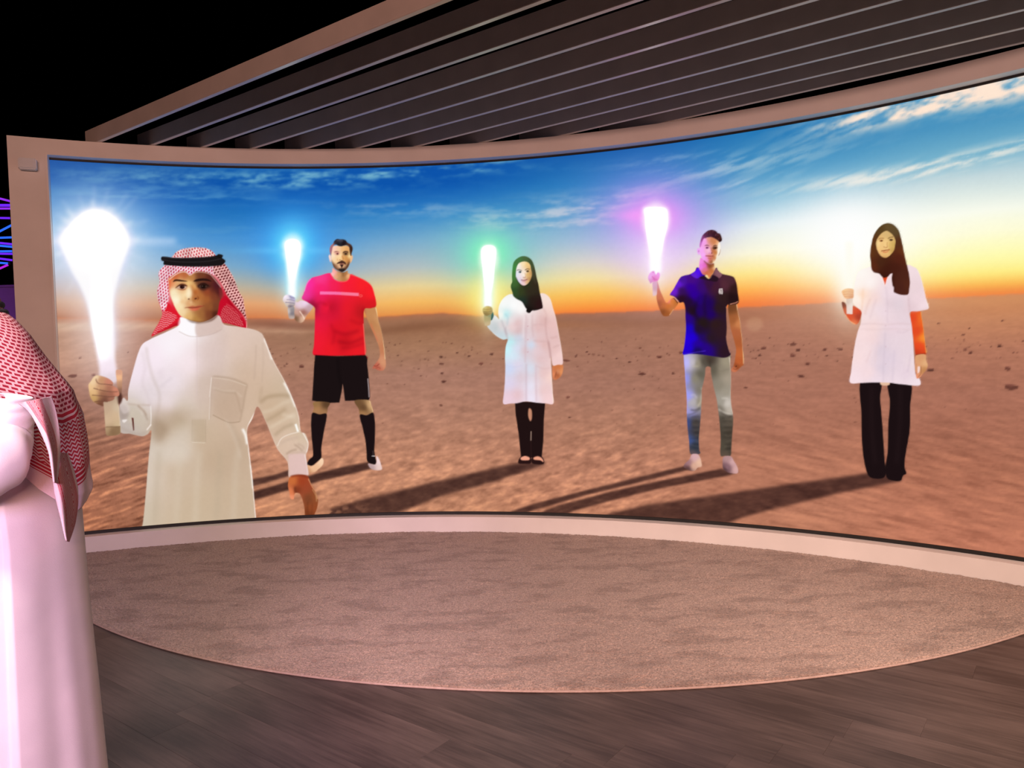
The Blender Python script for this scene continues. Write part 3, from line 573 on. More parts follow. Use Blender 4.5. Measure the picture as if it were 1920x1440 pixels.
def figure_footballer():
    C, Hd, Sh, Hh = T(500, 420, 3), T(600, 440, 16), T(560, 640, 5.76), T(500, 540, 16)
    P = lambda t, *q: [tuple(t(a, b)[0]) + (c,) for a, b, c in q]
    L = Layer(528, 442, 732, 892)
    # lowered arm
    L.poly(C(548,470, 600,455, 616,470, 628,540, 645,600, 658,670, 665,730, 671,790, 660,820, 640,825, 622,820, 608,812, 596,815, 600,800, 620,775, 636,745, 634,700, 612,640, 585,580, 560,520), idw(P(C, (580,500,(196,138,88)), (600,560,(190,130,84)), (630,540,(206,150,100)), (630,640,(200,136,96)), (650,700,(196,124,86)), (650,780,(214,150,112)), (620,800,(188,96,76)))), .6)
    L.line(C(614,470, 632,545, 650,610, 660,680, 668,760), 1.6, (255,232,180), .6, .9); L.line(C(585,560, 600,600, 622,660), 2.4, (220,96,70), 1.2, .5)
    L.line(C(600,795, 618,800, 634,785), 1.2, (130,48,40), .6, .8); L.line(C(612,812, 630,806, 640,815), 1.2, (150,70,54), .6, .7); L.ell(*C(612,768)[0], 1.6, 1.6, (66,30,30), .6, .6)
    # raised arm
    L.poly(C(195,430, 235,440, 262,460, 250,485, 225,515, 210,545, 190,556, 165,545, 155,525, 158,490, 160,440, 175,440), idw(P(C, (215,445,(240,214,238)), (190,455,(232,206,220)), (235,470,(196,160,168)), (175,500,(206,158,140)), (205,500,(150,92,80)), (205,530,(232,190,160)), (165,530,(120,84,58)))), .7)
    L.line(C(185,490, 203,515, 212,535), 1.8, (255,226,206), .7, .85)
    # shirt
    L.poly(C(358,276, 300,290, 250,305, 225,335, 208,390, 198,420, 230,440, 268,468, 272,500, 270,600, 266,680, 263,736, 330,742, 420,742, 500,740, 556,735, 552,640, 546,540, 550,480, 580,474, 616,460, 608,400, 592,350, 560,320, 510,296, 466,282, 440,312, 410,320, 380,308), idw(P(C,
        (240,340,(252,40,160)), (230,400,(240,44,150)), (300,310,(250,60,140)), (300,360,(250,34,110)), (300,430,(240,30,90)), (380,340,(244,34,84)), (450,340,(248,30,50)), (540,340,(250,34,40)), (590,400,(250,30,40)), (590,450,(214,26,34)), (340,470,(236,26,60)), (360,470,(196,20,46)), (450,470,(236,28,40)), (300,560,(244,26,64)), (290,660,(240,28,50)), (400,600,(222,22,38)), (500,560,(224,28,36)), (440,660,(196,20,30)), (520,640,(228,32,38)), (360,700,(236,28,40)), (500,710,(236,28,38)), (260,460,(140,16,50)), (545,500,(180,24,30)))), .5)
    L.line(C(300,388, 400,390, 518,397), 5.6, (255,150,210), .6, .72); L.line(C(420,391, 518,397), 5.4, (248,130,140), .6, .5); L.ell(*C(529,404)[0], 3.6, 2.6, (250,120,110), .5, .7); L.ell(*C(529,404)[0], 2.4, 1.5, (240,36,44), .5, .9)
    for q, w, a in (((275,470, 300,440, 340,460), 4, .4), ((380,600, 440,620, 520,600), 6, .4), ((400,660, 470,670, 545,640), 5, .5), ((420,700, 490,690, 548,668), 4, .4), ((360,560, 380,620, 370,680), 5, .3), ((545,470, 548,540), 2.5, .6), ((470,540, 520,560, 546,550), 4, .35)):
        L.line(C(*q), w, (150,10,26), 2.2, a)
    L.line(C(544,560, 550,640, 556,734), 1.4, (255,150,120), .6, .8); L.line(C(212,380, 226,336, 250,306), 1.6, (255,150,226), .8, .8); L.line(C(466,284, 510,298, 560,322, 592,352, 610,405), 1.3, (255,120,100), .6, .7)
    L.line(C(263,736, 340,742, 440,742, 556,735), 1.6, (160,10,24), .7, .7); L.line(C(580,474, 616,460), 1.5, (190,22,30), .6, .8)
    # shorts
    L.poly(Sh(178,148, 420,160, 720,150, 745,170, 740,240, 758,400, 772,600, 755,640, 500,642, 490,560, 476,455, 465,540, 440,662, 330,665, 220,655, 145,640, 155,480, 165,300), (26,17,18), .5, smooth=False)
    L.line(Sh(748,400, 755,500, 762,605), 1.6, (206,186,186), .5, .9); L.line(Sh(420,170, 440,400, 472,520), 3, (14,9,10), 2, .6); L.line(Sh(735,160, 742,185), 2, (150,20,36), .6, .7)
    # knees, socks, boots
    kn = lambda *q: L.poly(Sh(*q), idw(P(Sh, (180,680,(150,112,70)), (200,740,(176,126,84)), (290,690,(84,58,38)), (270,770,(166,120,82)), (640,680,(110,78,50)), (700,720,(96,66,42)), (770,690,(220,176,126)), (690,780,(170,124,82)))), .5)
    kn(165,655, 330,660, 315,720, 298,785, 220,790, 152,780, 165,720); kn(605,640, 755,635, 785,690, 803,770, 735,795, 662,790, 648,730)
    L.line(Sh(765,640, 790,700, 803,765), 1.5, (244,206,156), .6, .8)
    L.poly(Sh(150,772, 225,788, 298,780, 300,840, 280,940, 262,1040, 245,1150, 245,1255, 200,1300, 140,1345, 100,1340, 88,1320, 120,1270, 155,1235, 150,1130, 138,1000, 135,860), (27,17,19), .5)
    L.poly(Sh(660,795, 735,798, 803,770, 822,850, 826,960, 822,1080, 818,1180, 830,1260, 840,1300, 822,1328, 780,1320, 740,1290, 733,1200, 722,1080, 690,930), (27,17,19), .5)
    L.poly(Sh(88,1335, 140,1345, 200,1310, 245,1262, 268,1280, 262,1330, 215,1380, 170,1412, 100,1410), idw(P(Sh, (240,1290,(250,214,180)), (150,1370,(240,190,150)), (110,1400,(206,150,110)))), .6)
    L.poly(Sh(838,1240, 866,1265, 890,1330, 900,1380, 860,1392, 800,1385, 765,1360, 750,1320, 790,1325, 826,1330, 842,1300), idw(P(Sh, (860,1290,(244,216,216)), (870,1370,(236,204,196)), (790,1370,(180,150,150)))), .6)
    L.line(Sh(790,1238, 830,1240), 1.6, (240,232,230), .5, .9); L.line(Sh(800,1180, 808,1240), 1, (130,110,110), .5, .6)
    # neck and head
    L.poly(Hd(385,1000, 500,1080, 700,1130, 830,1080, 832,1140, 900,1190, 880,1290, 800,1380, 680,1400, 560,1380, 450,1320, 360,1230, 320,1170, 370,1110), idw(P(Hd, (400,1100,(255,172,160)), (360,1180,(255,190,200)), (480,1280,(240,170,130)), (600,1200,(206,150,100)), (700,1200,(150,100,58)), (780,1180,(176,116,68)), (840,1220,(246,180,128)), (700,1340,(180,124,72)), (560,1340,(196,150,100)))), .6)
    L.line(Hd(330,1180, 400,1310, 540,1400, 680,1415, 820,1380, 895,1280), 1.3, (255,120,104), .5, .7)
    L.poly(Hd(262,640, 290,600, 320,640, 335,760, 325,830, 300,800, 275,720), (255,214,206), .6); L.poly(Hd(905,600, 965,620, 985,690, 950,800, 910,860, 895,760), (236,186,140), .6)
    L.poly(Hd(345,460, 380,360, 480,330, 640,340, 800,330, 880,380, 900,500, 915,640, 905,780, 880,900, 830,1000, 760,1080, 680,1120, 600,1110, 500,1060, 420,990, 380,900, 340,760, 330,600), idw(P(Hd, (420,420,(255,206,190)), (560,440,(246,200,160)), (700,420,(240,184,120)), (820,440,(228,164,100)), (400,640,(255,226,196)), (440,760,(250,214,170)), (600,640,(255,220,170)), (620,720,(255,214,150)), (700,700,(220,154,84)), (800,700,(206,140,74)), (880,640,(255,224,156)), (850,800,(190,124,66)), (520,760,(246,204,150)), (450,960,(150,110,80)), (600,960,(240,190,150)), (740,960,(200,150,110)))), .5)
    L.poly(Hd(345,760, 380,820, 430,900, 500,1000, 600,1010, 700,1010, 780,950, 850,840, 890,800, 880,920, 820,1030, 740,1110, 680,1135, 590,1110, 490,1060, 410,980, 370,900), (70,44,36), 1.0, .88, atop=True)
    L.poly(Hd(420,880, 500,920, 560,1000, 520,1040, 440,980), (150,100,76), 1.2, .5, atop=True); L.poly(Hd(560,1040, 680,1010, 760,1040, 700,1110, 620,1110), (30,28,30), .8, .8, atop=True)
    L.poly(Hd(500,880, 540,830, 610,790, 660,770, 740,810, 780,860, 770,900, 700,870, 640,875, 570,870), (66,34,28), .7, .92, atop=True); L.poly(Hd(595,900, 650,885, 710,900, 690,930, 655,1000, 620,940), (40,16,16), .6, .92, atop=True); L.line(Hd(590,880, 650,885, 720,880), 1.2, (196,110,100), .5, .7)
    L.poly(Hd(425,520, 500,505, 580,520, 590,580, 520,610, 450,590), (206,130,126), .9, .6, atop=True); L.line(Hd(420,520, 490,508, 575,525), 1.4, (120,60,60), .5, .8, taper=True); L.ell(*Hd(525,575)[0], 2.2, 1.5, (84,24,34), .5)
    L.poly(Hd(680,560, 740,500, 830,510, 860,560, 840,615, 760,625, 700,600), (110,70,44), 1.2, .75, atop=True); L.line(Hd(690,540, 760,508, 850,525), 1.8, (50,30,24), .6, .9); L.ell(*Hd(775,578)[0], 2.4, 1.3, (30,20,18), .5)
    L.ell(*Hd(600,755)[0], 1.5, .8, (150,84,54), .5, .8); L.line(Hd(660,620, 690,700, 700,750), 1.6, (190,120,70), .8, .7); L.line(Hd(530,720, 520,760, 560,780), 1, (206,140,96), .6, .7)
    L.poly(Hd(300,540, 290,440, 320,340, 390,270, 430,190, 510,130, 600,140, 690,140, 770,170, 830,240, 920,290, 975,370, 980,460, 950,560, 940,640, 905,600, 890,500, 880,390, 840,340, 780,320, 700,335, 640,350, 560,340, 480,300, 420,320, 380,380, 360,480, 330,620), idw(P(Hd, (320,460,(170,110,126)), (380,310,(190,120,120)), (480,220,(44,40,50)), (600,200,(60,56,66)), (560,280,(26,30,38)), (700,260,(24,16,22)), (860,300,(90,56,44)), (930,420,(56,34,26)), (920,560,(84,50,32)))), .7)
    L.line(Hd(500,180, 600,175, 690,190), 1.6, (96,90,100), .8, .6)
    # torch and hand
    Q = Layer(500, 420, 600, 608)
    Q.poly(C(96,120, 110,90, 145,80, 180,90, 198,125, 194,180, 178,260, 166,340, 164,412, 122,412, 118,330, 108,220), (120,235,255), 5, .85); Q.poly(C(96,120, 110,90, 145,80, 180,90, 198,125, 194,180, 178,260, 166,340, 164,412, 122,412, 118,330, 108,220), (255,255,255), 1.8)
    Q.poly(Hh(640,590, 820,560, 835,760, 840,900, 780,930, 690,920, 660,860), idw(P(Hh, (670,700,(206,190,184)), (760,680,(140,132,134)), (770,760,(126,116,122)), (760,880,(196,172,160)))), .6)
    Q.poly(Hh(490,330, 540,230, 640,200, 700,220, 760,240, 850,300, 855,420, 840,520, 760,560, 660,590, 580,540, 540,460, 500,400), idw(P(Hh, (560,260,(250,236,250)), (620,330,(238,222,232)), (760,270,(150,146,196)), (800,340,(176,164,206)), (760,420,(196,178,186)), (620,420,(228,206,196)), (600,500,(206,186,166)), (760,500,(176,160,156)), (740,560,(110,90,92)))), .7)
    for q in ((600,350, 720,350, 840,385), (560,430, 700,440, 840,460), (690,230, 740,290, 840,300), (640,540, 740,535, 830,540)):
        Q.line(Hh(*q), 1.5, (126,110,128), .6, .8)
    return L, Q

def figure_scientist():
    C, Hd, D = T(860, 430, 3.13), T(940, 470, 12), T(890, 540, 6)
    P = lambda t, *q: [tuple(t(a, b)[0]) + (c,) for a, b, c in q]
    L = Layer(905, 474, 1062, 878)
    # trousers and shoes
    L.poly(C(330,1010, 508,1015, 500,1120, 497,1240, 488,1338, 430,1340, 366,1340, 352,1200, 335,1090), (32,18,18), .5, smooth=False)
    L.poly(C(413,1050, 428,1062, 430,1105, 422,1126, 410,1105, 408,1075), (196,136,108), .8, atop=True); L.line(C(425,1185, 424,1240), 1.6, (214,180,160), .5, .8); L.line(C(424,1245, 426,1335), 1.2, (60,36,34), .6, .6)
    L.poly(C(365,1335, 420,1332, 424,1372, 390,1376, 350,1372), (40,20,20), .6); L.poly(C(436,1332, 488,1334, 502,1370, 480,1380, 430,1372), (40,20,20), .6)
    L.poly(C(365,1340, 390,1330, 416,1340, 412,1354, 370,1354), (240,164,136), .7, atop=True); L.poly(C(440,1340, 465,1332, 490,1345, 498,1366, 480,1356, 445,1352), (236,160,130), .7, atop=True)
    # lowered hand
    L.poly(C(556,792, 608,792, 612,830, 600,862, 575,882, 556,880, 550,850), idw(P(C, (580,810,(206,120,70)), (560,850,(230,140,96)), (600,840,(232,150,96)), (575,850,(170,90,56)))), .6)
    L.line(C(575,835, 568,855, 566,870), 1.3, (130,66,40), .6, .7); L.ell(*C(582,836)[0], 3, 5, (220,150,110), 1, .5)
    # coat
    L.poly(D(430,70, 370,80, 310,130, 275,200, 265,280, 275,350, 255,330, 222,305, 210,330, 180,375, 140,425, 200,500, 260,550, 320,580, 372,578, 350,660, 342,780, 345,900, 340,1050, 330,1180, 322,1300, 400,1300, 480,1295, 578,1275, 700,1290, 800,1298, 885,1300, 880,1180, 868,1000, 858,800, 862,780, 880,870, 940,862, 990,855, 988,760, 970,640, 945,500, 915,340, 880,220, 850,120, 800,70, 740,60, 600,90), idw(P(D,
        (330,180,(255,255,252)), (440,200,(255,255,255)), (300,300,(250,248,240)), (520,230,(255,254,252)), (350,300,(186,236,240)), (240,440,(196,204,206)), (300,520,(196,214,222)), (300,420,(226,214,214)), (420,360,(236,222,224)), (480,400,(226,190,190)), (490,480,(216,180,180)), (430,440,(238,208,208)), (410,600,(180,248,250)), (370,700,(198,250,255)), (440,760,(214,236,250)), (500,560,(206,214,232)), (480,680,(220,224,244)), (400,900,(206,218,248)), (480,860,(226,214,232)), (400,1080,(222,214,244)), (380,1250,(238,206,220)), (480,1200,(232,192,196)), (520,1000,(222,190,194)), (560,700,(222,192,196)), (600,560,(232,206,210)), (600,350,(240,220,220)), (640,640,(200,226,250)), (640,900,(206,232,252)), (630,1100,(232,236,255)), (640,1240,(240,236,255)), (700,700,(232,202,206)), (720,450,(226,186,184)), (720,600,(230,190,188)), (780,380,(222,180,176)), (740,800,(228,190,190)), (780,950,(232,194,192)), (780,1150,(236,198,196)), (840,1250,(248,210,210)), (860,1000,(250,214,204)), (820,140,(250,226,214)), (860,260,(246,212,202)), (880,420,(236,192,188)), (900,560,(230,188,184)), (900,700,(232,192,188)), (960,760,(248,212,208)), (920,830,(240,204,202)), (790,640,(226,184,180))), 2.5), .5)
    for q, w, c, a in (((578,300, 575,560, 570,840), 1.6, (206,170,176), .7), ((650,300, 648,420, 660,560), 1.6, (200,164,164), .6), ((560,320, 548,460, 545,560), 1.6, (250,238,240), .6), ((580,850, 580,1050, 580,1270), 1.4, (196,160,170), .8), ((690,860, 690,1050, 695,1280), 3, (216,184,192), .6),
                       ((372,580, 450,585, 540,575), 1.2, (196,206,220), .7), ((660,590, 740,600, 830,600), 1.2, (200,160,160), .7), ((350,870, 450,890, 540,870), 1.2, (196,200,228), .6), ((700,880, 780,910, 850,900), 1.2, (206,166,166), .6), ((828,600, 846,700, 856,790), 2.4, (170,124,122), .7), ((800,330, 800,450, 810,540, 828,600), 1.6, (196,150,148), .7), ((655,420, 720,410, 800,420), 1.2, (200,160,160), .5), ((372,580, 345,480, 350,440), 2.4, (190,160,164), .6), ((300,360, 330,440, 365,530), 2, (176,170,178), .6), ((340,290, 372,330, 365,420), 1.8, (170,200,210), .6), ((880,670, 930,650, 950,640), 2.4, (200,160,156), .5), ((850,560, 890,560, 930,540), 2.4, (204,164,160), .5), ((600,340, 590,420, 585,520), 2, (216,186,190), .5), ((770,230, 800,280, 810,340), 2, (216,176,170), .6)):
        L.line(D(*q), w * 1.0, c, .9, a)
    for y in (430, 580, 720): L.ell(*D(598, y)[0], 1.4, .9, (206,160,170), .4, .9)
    L.line(D(850,120, 882,222, 916,342, 946,502, 972,642, 990,760), 1.4, (255,236,222), .5, .9); L.line(D(860,780, 868,1000, 880,1180, 886,1296), 1.4, (255,232,214), .5, .9); L.line(D(275,350, 262,280, 275,200, 312,130), 1.6, (255,252,220), .7, .8); L.line(D(200,500, 262,552, 322,582), 1.4, (240,244,240), .6, .8)
    L.poly(D(180,260, 205,270, 215,310, 195,360, 180,350), (36,84,84), .6)
    # head scarf and face
    L.poly(Hd(260,330, 300,230, 380,160, 470,125, 560,130, 640,170, 700,240, 740,340, 770,470, 800,620, 840,780, 860,900, 880,1000, 905,1100, 925,1200, 930,1280, 880,1310, 800,1330, 715,1345, 680,1360, 640,1400, 590,1395, 560,1360, 570,1310, 540,1270, 500,1190, 440,1135, 350,1090, 270,1020, 250,940, 215,830, 220,760, 245,700, 240,560), idw(P(Hd, (280,400,(66,140,66)), (280,600,(72,128,60)), (400,200,(70,120,66)), (540,180,(76,100,60)), (660,250,(66,80,50)), (740,500,(70,62,44)), (300,760,(64,100,48)), (300,900,(48,76,40)), (450,900,(54,62,32)), (650,900,(50,42,30)), (560,820,(48,46,30)), (760,760,(52,40,28)), (700,1100,(40,26,22)), (860,1200,(44,20,22)), (600,1340,(20,12,12)), (480,1130,(30,50,44)))), .5)
    L.poly(Hd(330,470, 350,360, 400,280, 500,245, 590,260, 650,320, 670,420, 690,520, 670,620, 630,700, 570,765, 500,785, 430,750, 370,680, 330,590), idw(P(Hd, (390,340,(246,240,236)), (500,290,(250,226,180)), (590,310,(240,200,130)), (640,400,(226,180,110)), (360,540,(226,230,246)), (420,580,(240,224,232)), (500,540,(252,238,226)), (520,480,(250,230,210)), (600,540,(224,180,110)), (660,520,(206,156,96)), (400,680,(216,212,240)), (500,740,(244,206,214)), (580,700,(224,180,130)), (640,640,(190,140,84)))), .6)
    L.line(Hd(350,445, 400,432, 465,452), 1.2, (70,70,70), .5, .85); L.line(Hd(530,440, 580,412, 640,420), 1.3, (84,60,34), .5, .85); L.ell(*Hd(420,480)[0], 2.8, 1.7, (80,104,112), .6, .9); L.ell(*Hd(425,482)[0], 1.5, 1.4, (44,58,62), .4); L.ell(*Hd(592,462)[0], 3.0, 1.7, (110,80,44), .6, .9); L.ell(*Hd(590,464)[0], 1.5, 1.3, (56,40,24), .4)
    L.line(Hd(530,500, 550,560, 540,600), 1.2, (216,160,110), .7, .7); L.line(Hd(485,600, 520,608, 548,598), 1.2, (170,110,110), .5, .8); L.line(Hd(440,658, 510,668, 590,645), 1.5, (150,84,96), .5, .9); L.line(Hd(470,685, 520,692, 565,672), 1.6, (216,150,160), .7, .7); L.line(Hd(440,600, 432,640), 1, (214,190,214), .7, .5)
    L.line(Hd(330,600, 380,700, 440,770, 500,800, 580,780, 650,700), 1.2, (36,44,24), .6, .7); L.line(Hd(480,1160, 545,1270, 570,1310), 1.2, (20,16,16), .6, .7); L.line(Hd(720,1345, 800,1330, 930,1290), 1.2, (14,8,10), .5, .8); L.line(Hd(690,380, 720,560, 780,740), 2.4, (84,80,60), 1.4, .5)
    # torch and hand
    Q = Layer(880, 435, 946, 614)
    Q.poly(C(130,130, 145,100, 175,92, 210,100, 222,130, 212,200, 205,300, 194,380, 192,455, 152,455, 150,340, 140,220), (196,255,214), 5, .85); Q.poly(C(130,130, 145,100, 175,92, 210,100, 222,130, 212,200, 205,300, 194,380, 192,455, 152,455, 150,340, 140,220), (255,255,255), 1.5)
    Q.poly(C(152,490, 190,480, 188,540, 182,562, 160,566, 152,555), idw(P(C, (165,520,(176,160,110)), (180,500,(120,130,100)), (170,555,(206,180,140)))), .6)
    Q.poly(C(142,465, 165,450, 192,456, 200,475, 195,495, 165,508, 150,500, 142,485), idw(P(C, (155,462,(210,190,110)), (175,470,(180,140,64)), (190,480,(150,130,84)), (165,495,(120,96,56)))), .6)
    for y in (468, 482, 494): Q.line(C(146, y, 170, y + 2, 194, y - 2), 1.0, (120, 90, 44), .5, .8)
    return L, Q

def figure_student():
    C, Hd, D, E, G = T(1170, 360, 2.665), T(1290, 425, 14.4), T(1230, 490, 6.858), T(1260, 660, 6), T(1180, 490, 12)
    P = lambda t, *q: [tuple(t(a, b)[0]) + (c,) for a, b, c in q]
    L = Layer(1214, 424, 1404, 896)
    # lowered arm
    L.poly(D(930,560, 1035,545, 1050,640, 1075,740, 1090,860, 1105,980, 1115,1120, 1128,1240, 1125,1330, 1100,1350, 1070,1380, 1030,1420, 985,1420, 970,1390, 990,1360, 1010,1300, 1020,1220, 1030,1130, 1000,1000, 965,880, 945,760), idw(P(D, (970,620,(110,64,36)), (1000,760,(160,92,52)), (1030,900,(176,96,60)), (1060,800,(206,130,80)), (1060,1050,(170,90,50)), (1070,1200,(196,104,56)), (1060,1300,(190,96,50)), (1000,1390,(206,120,86)), (1040,1340,(150,74,40)))), .6)
    L.line(D(1040,550, 1056,650, 1080,750, 1096,870, 1110,1000, 1120,1130, 1128,1320), 1.8, (255,214,160), .6, .95); L.ell(*D(1030,1350)[0], 1.6, 1.2, (70,34,26), .5, .8); L.line(D(990,1380, 1030,1390, 1060,1360), 1.2, (130,64,40), .6, .7)
    # jeans
    P2 = P(E, (170,120,(190,184,250)), (165,300,(150,150,240)), (190,500,(160,160,250)), (230,120,(196,188,196)), (290,130,(150,140,120)), (260,300,(140,132,112)), (320,250,(100,94,80)), (360,110,(84,76,66)), (300,440,(120,112,92)), (240,560,(184,176,178)), (310,560,(150,140,120)), (200,680,(170,164,230)), (180,800,(60,74,130)), (190,1000,(70,90,150)), (250,800,(70,62,56)), (280,900,(58,52,50)), (260,1080,(46,52,64)), (240,1140,(96,80,84)), (420,90,(70,58,50)), (470,200,(96,88,74)), (560,200,(146,134,116)), (610,120,(160,148,126)), (620,300,(170,156,138)), (530,380,(140,130,114)), (600,450,(160,150,134)), (560,560,(160,152,140)), (620,580,(206,196,186)), (540,640,(120,110,98)), (650,660,(196,184,170)), (570,760,(76,68,58)), (660,760,(88,76,64)), (570,900,(74,66,56)), (650,900,(70,60,50)), (590,1060,(82,74,62)), (640,1080,(64,56,48)), (600,1150,(96,80,68)))
    L.poly(E(138,-20, 240,-20, 430,-20, 640,-20, 655,150, 664,300, 660,460, 665,580, 685,700, 688,800, 676,950, 668,1080, 660,1165, 600,1168, 545,1160, 548,1000, 540,840, 520,660, 500,520, 470,400, 440,240, 432,172, 382,172, 372,260, 350,360, 335,430, 335,520, 330,600, 325,700, 312,850, 302,980, 308,1100, 320,1135, 280,1155, 205,1140, 192,1000, 175,850, 168,700, 168,560, 158,400, 145,220), idw(P2, 3.2), .5)
    for q, w, c, a in (((210,650, 260,655, 320,625), 2, (50,44,40), .7), ((175,710, 240,690, 320,640), 1.6, (60,54,50), .6), ((520,640, 580,680, 680,705), 2.2, (236,226,214), .7), ((545,670, 610,715, 680,720), 2.4, (60,52,46), .6), ((210,490, 250,480, 280,520), 2, (214,206,206), .6), ((330,400, 345,440, 330,500, 325,560, 290,610), 2, (220,206,186), .7), ((560,520, 610,520, 630,530), 2.2, (226,216,204), .6), ((430,90, 428,170), 2, (56,46,42), .7), ((230,160, 300,160), 1.6, (196,186,160), .6), ((480,200, 560,215, 640,190), 1.6, (120,110,94), .5)):
        L.line(E(*q), w, c, .9, a)
    rs = np.random.RandomState(3)
    for k in range(14):
        y = 720 + k * 30 + rs.rand() * 14; d = rs.rand(6) * 30 - 15; L.line(E(200 + rs.rand() * 80, y + d[0], 280, y + d[1], 312, y + d[2]), 1.6, (110, 100, 92) if k % 2 else (30, 28, 30), .9, .4); L.line(E(560 + rs.rand() * 60, y + d[3], 630, y + d[4], 676, y + d[5]), 1.6, (120, 108, 94) if k % 2 else (40, 36, 32), .9, .4)
    L.line(E(646,60, 660,200, 668,330, 662,460, 672,600, 686,700), 1.4, (236,220,200), .5, .8); L.line(E(140,60, 150,250, 160,420, 170,560, 170,690), 1.6, (176,170,255), .6, .7)
    # shoes
    L.poly(E(225,1150, 290,1150, 318,1190, 335,1260, 330,1290, 290,1300, 262,1332, 220,1340, 170,1320, 130,1290, 150,1250, 195,1210), idw(P(E, (260,1190,(216,170,176)), (300,1240,(236,190,160)), (240,1280,(226,176,150)), (190,1250,(160,116,124)), (180,1310,(84,54,54)))), .6)
    L.poly(E(580,1180, 660,1172, 700,1230, 735,1290, 745,1345, 730,1366, 680,1366, 620,1350, 575,1310, 570,1250), idw(P(E, (630,1200,(180,140,140)), (680,1240,(216,170,170)), (710,1320,(226,176,170)), (620,1300,(140,102,110)), (600,1320,(90,62,64)))), .6)
    # raised arm
    L.poly(G(630,430, 655,520, 690,640, 740,760, 830,930, 900,880, 960,830, 1040,840, 1100,930, 1060,1010, 980,1110, 910,1210, 860,1235, 780,1235, 740,1200, 690,1100, 640,960, 612,820, 620,700), idw(P(G, (645,560,(206,130,140)), (650,700,(206,116,90)), (700,800,(206,112,72)), (680,960,(170,90,60)), (780,980,(196,108,60)), (760,1150,(140,76,40)), (840,1180,(160,88,44)), (880,1000,(206,112,50)), (950,900,(216,124,56)), (900,880,(250,140,130)), (1040,920,(190,110,50)), (960,1090,(196,120,70)))), .7)
    L.line(G(1000,1080, 960,1140, 905,1210), 1.6, (255,196,140), .6, .8)
    # polo shirt
    L.poly(D(540,80, 500,130, 440,165, 330,195, 280,260, 230,350, 180,430, 230,460, 300,530, 355,530, 378,620, 380,720, 385,860, 375,1000, 360,1110, 348,1198, 450,1190, 600,1200, 760,1225, 880,1240, 960,1200, 930,1120, 905,1000, 910,860, 905,720, 912,570, 960,560, 1060,535, 1055,420, 1040,300, 1010,215, 960,185, 850,160, 800,120, 770,85, 680,225), idw(P(D,
        (290,280,(96,22,210)), (240,380,(110,28,206)), (330,240,(70,20,150)), (330,380,(52,16,84)), (330,480,(40,14,30)), (450,240,(70,14,130)), (440,330,(52,0,150)), (490,430,(48,0,150)), (560,500,(38,6,110)), (420,520,(36,12,50)), (540,640,(36,6,96)), (680,560,(34,6,90)), (700,680,(34,4,100)), (470,640,(36,16,30)), (600,800,(38,24,24)), (420,720,(40,6,130)), (440,880,(30,4,190)), (400,1000,(36,0,220)), (480,960,(34,0,210)), (430,1120,(34,0,214)), (560,1060,(40,4,150)), (620,1130,(40,6,130)), (550,1160,(26,12,90)), (560,860,(36,16,50)), (700,1000,(42,26,26)), (760,800,(48,28,26)), (840,900,(48,26,34)), (800,600,(44,26,26)), (880,300,(84,42,54)), (960,260,(76,40,50)), (1010,340,(50,26,26)), (980,460,(36,18,20)), (760,320,(66,28,48)), (860,460,(48,28,28)), (700,300,(56,20,60)), (860,1150,(44,24,30)), (600,340,(56,14,110))), 4.2), .5)
    L.line(D(520,520, 500,640, 540,760), 4, (24,12,20), 2, .6); L.line(D(640,420, 620,560, 640,700), 4, (28,14,24), 2, .5); L.line(D(500,860, 560,960, 640,1040), 6, (34,20,30), 3, .6); L.line(D(360,1190, 450,1180, 640,1150), 1.4, (90,60,220), .7, .6)
    L.line(D(905,580, 915,640, 910,720), 1.4, (230,180,150), .6, .8); L.line(D(905,960, 930,1080, 955,1180), 1.6, (206,150,150), .7, .7); L.line(D(1012,218, 1042,300, 1056,420), 1.2, (160,96,60), .6, .7)
    L.line(D(182,442, 235,462, 290,520), 1.8, (255,190,176), .4, .95); L.line(D(178,432, 236,452, 300,512), 1.0, (40,14,30), .4, .8); L.line(D(180,455, 232,476, 282,540), 1.4, (40,16,20), .4, .8); L.line(D(950,552, 1010,538, 1056,518), 1.6, (226,150,120), .4, .9)
    # collar
    L.poly(D(545,80, 575,120, 610,165, 640,180, 580,195, 530,220, 480,200, 450,165, 500,130), idw(P(D, (540,150,(84,16,244)), (500,180,(96,36,206)), (600,175,(60,14,160)))), .5); L.poly(D(770,85, 800,125, 850,165, 815,215, 760,185, 730,180, 690,220, 700,190, 750,140), idw(P(D, (790,150,(140,92,104)), (720,190,(96,56,60)))), .5)
    L.poly(D(640,180, 684,232, 725,182, 800,210, 780,260, 690,250, 600,230, 560,212), (34,18,26), .8, .75, atop=True)
    # badge on the chest
    L.poly(D(812,352, 855,350, 860,395, 856,425, 840,418, 815,420, 806,395), (226,214,210), .4, .95, smooth=False); L.line(D(822,362, 834,372, 826,392), .9, (60,36,36), .4, .8); L.line(D(842,362, 846,385, 842,412), .9, (60,36,36), .4, .7); L.line(D(815,405, 836,406), .8, (60,36,36), .4, .7)
    # neck, head
    L.poly(Hd(335,850, 430,900, 520,980, 620,1010, 700,990, 712,1080, 740,1130, 700,1220, 640,1300, 570,1385, 520,1310, 400,1290, 330,1180, 300,1100), idw(P(Hd, (370,950,(250,150,240)), (360,1100,(240,130,240)), (460,1050,(246,110,226)), (460,1180,(226,116,150)), (500,1240,(206,110,70)), (560,1000,(150,70,60)), (600,1060,(130,70,34)), (680,1040,(160,96,50)), (640,1180,(196,110,54)), (720,1110,(250,200,150)), (570,1320,(220,130,70)))), .6)
    L.poly(Hd(250,600, 280,580, 320,600, 325,700, 305,760, 265,730, 245,660), (236,170,244), .7); L.ell(*Hd(290,665)[0], 1.3, 1.8, (190,100,180), .6, .7)
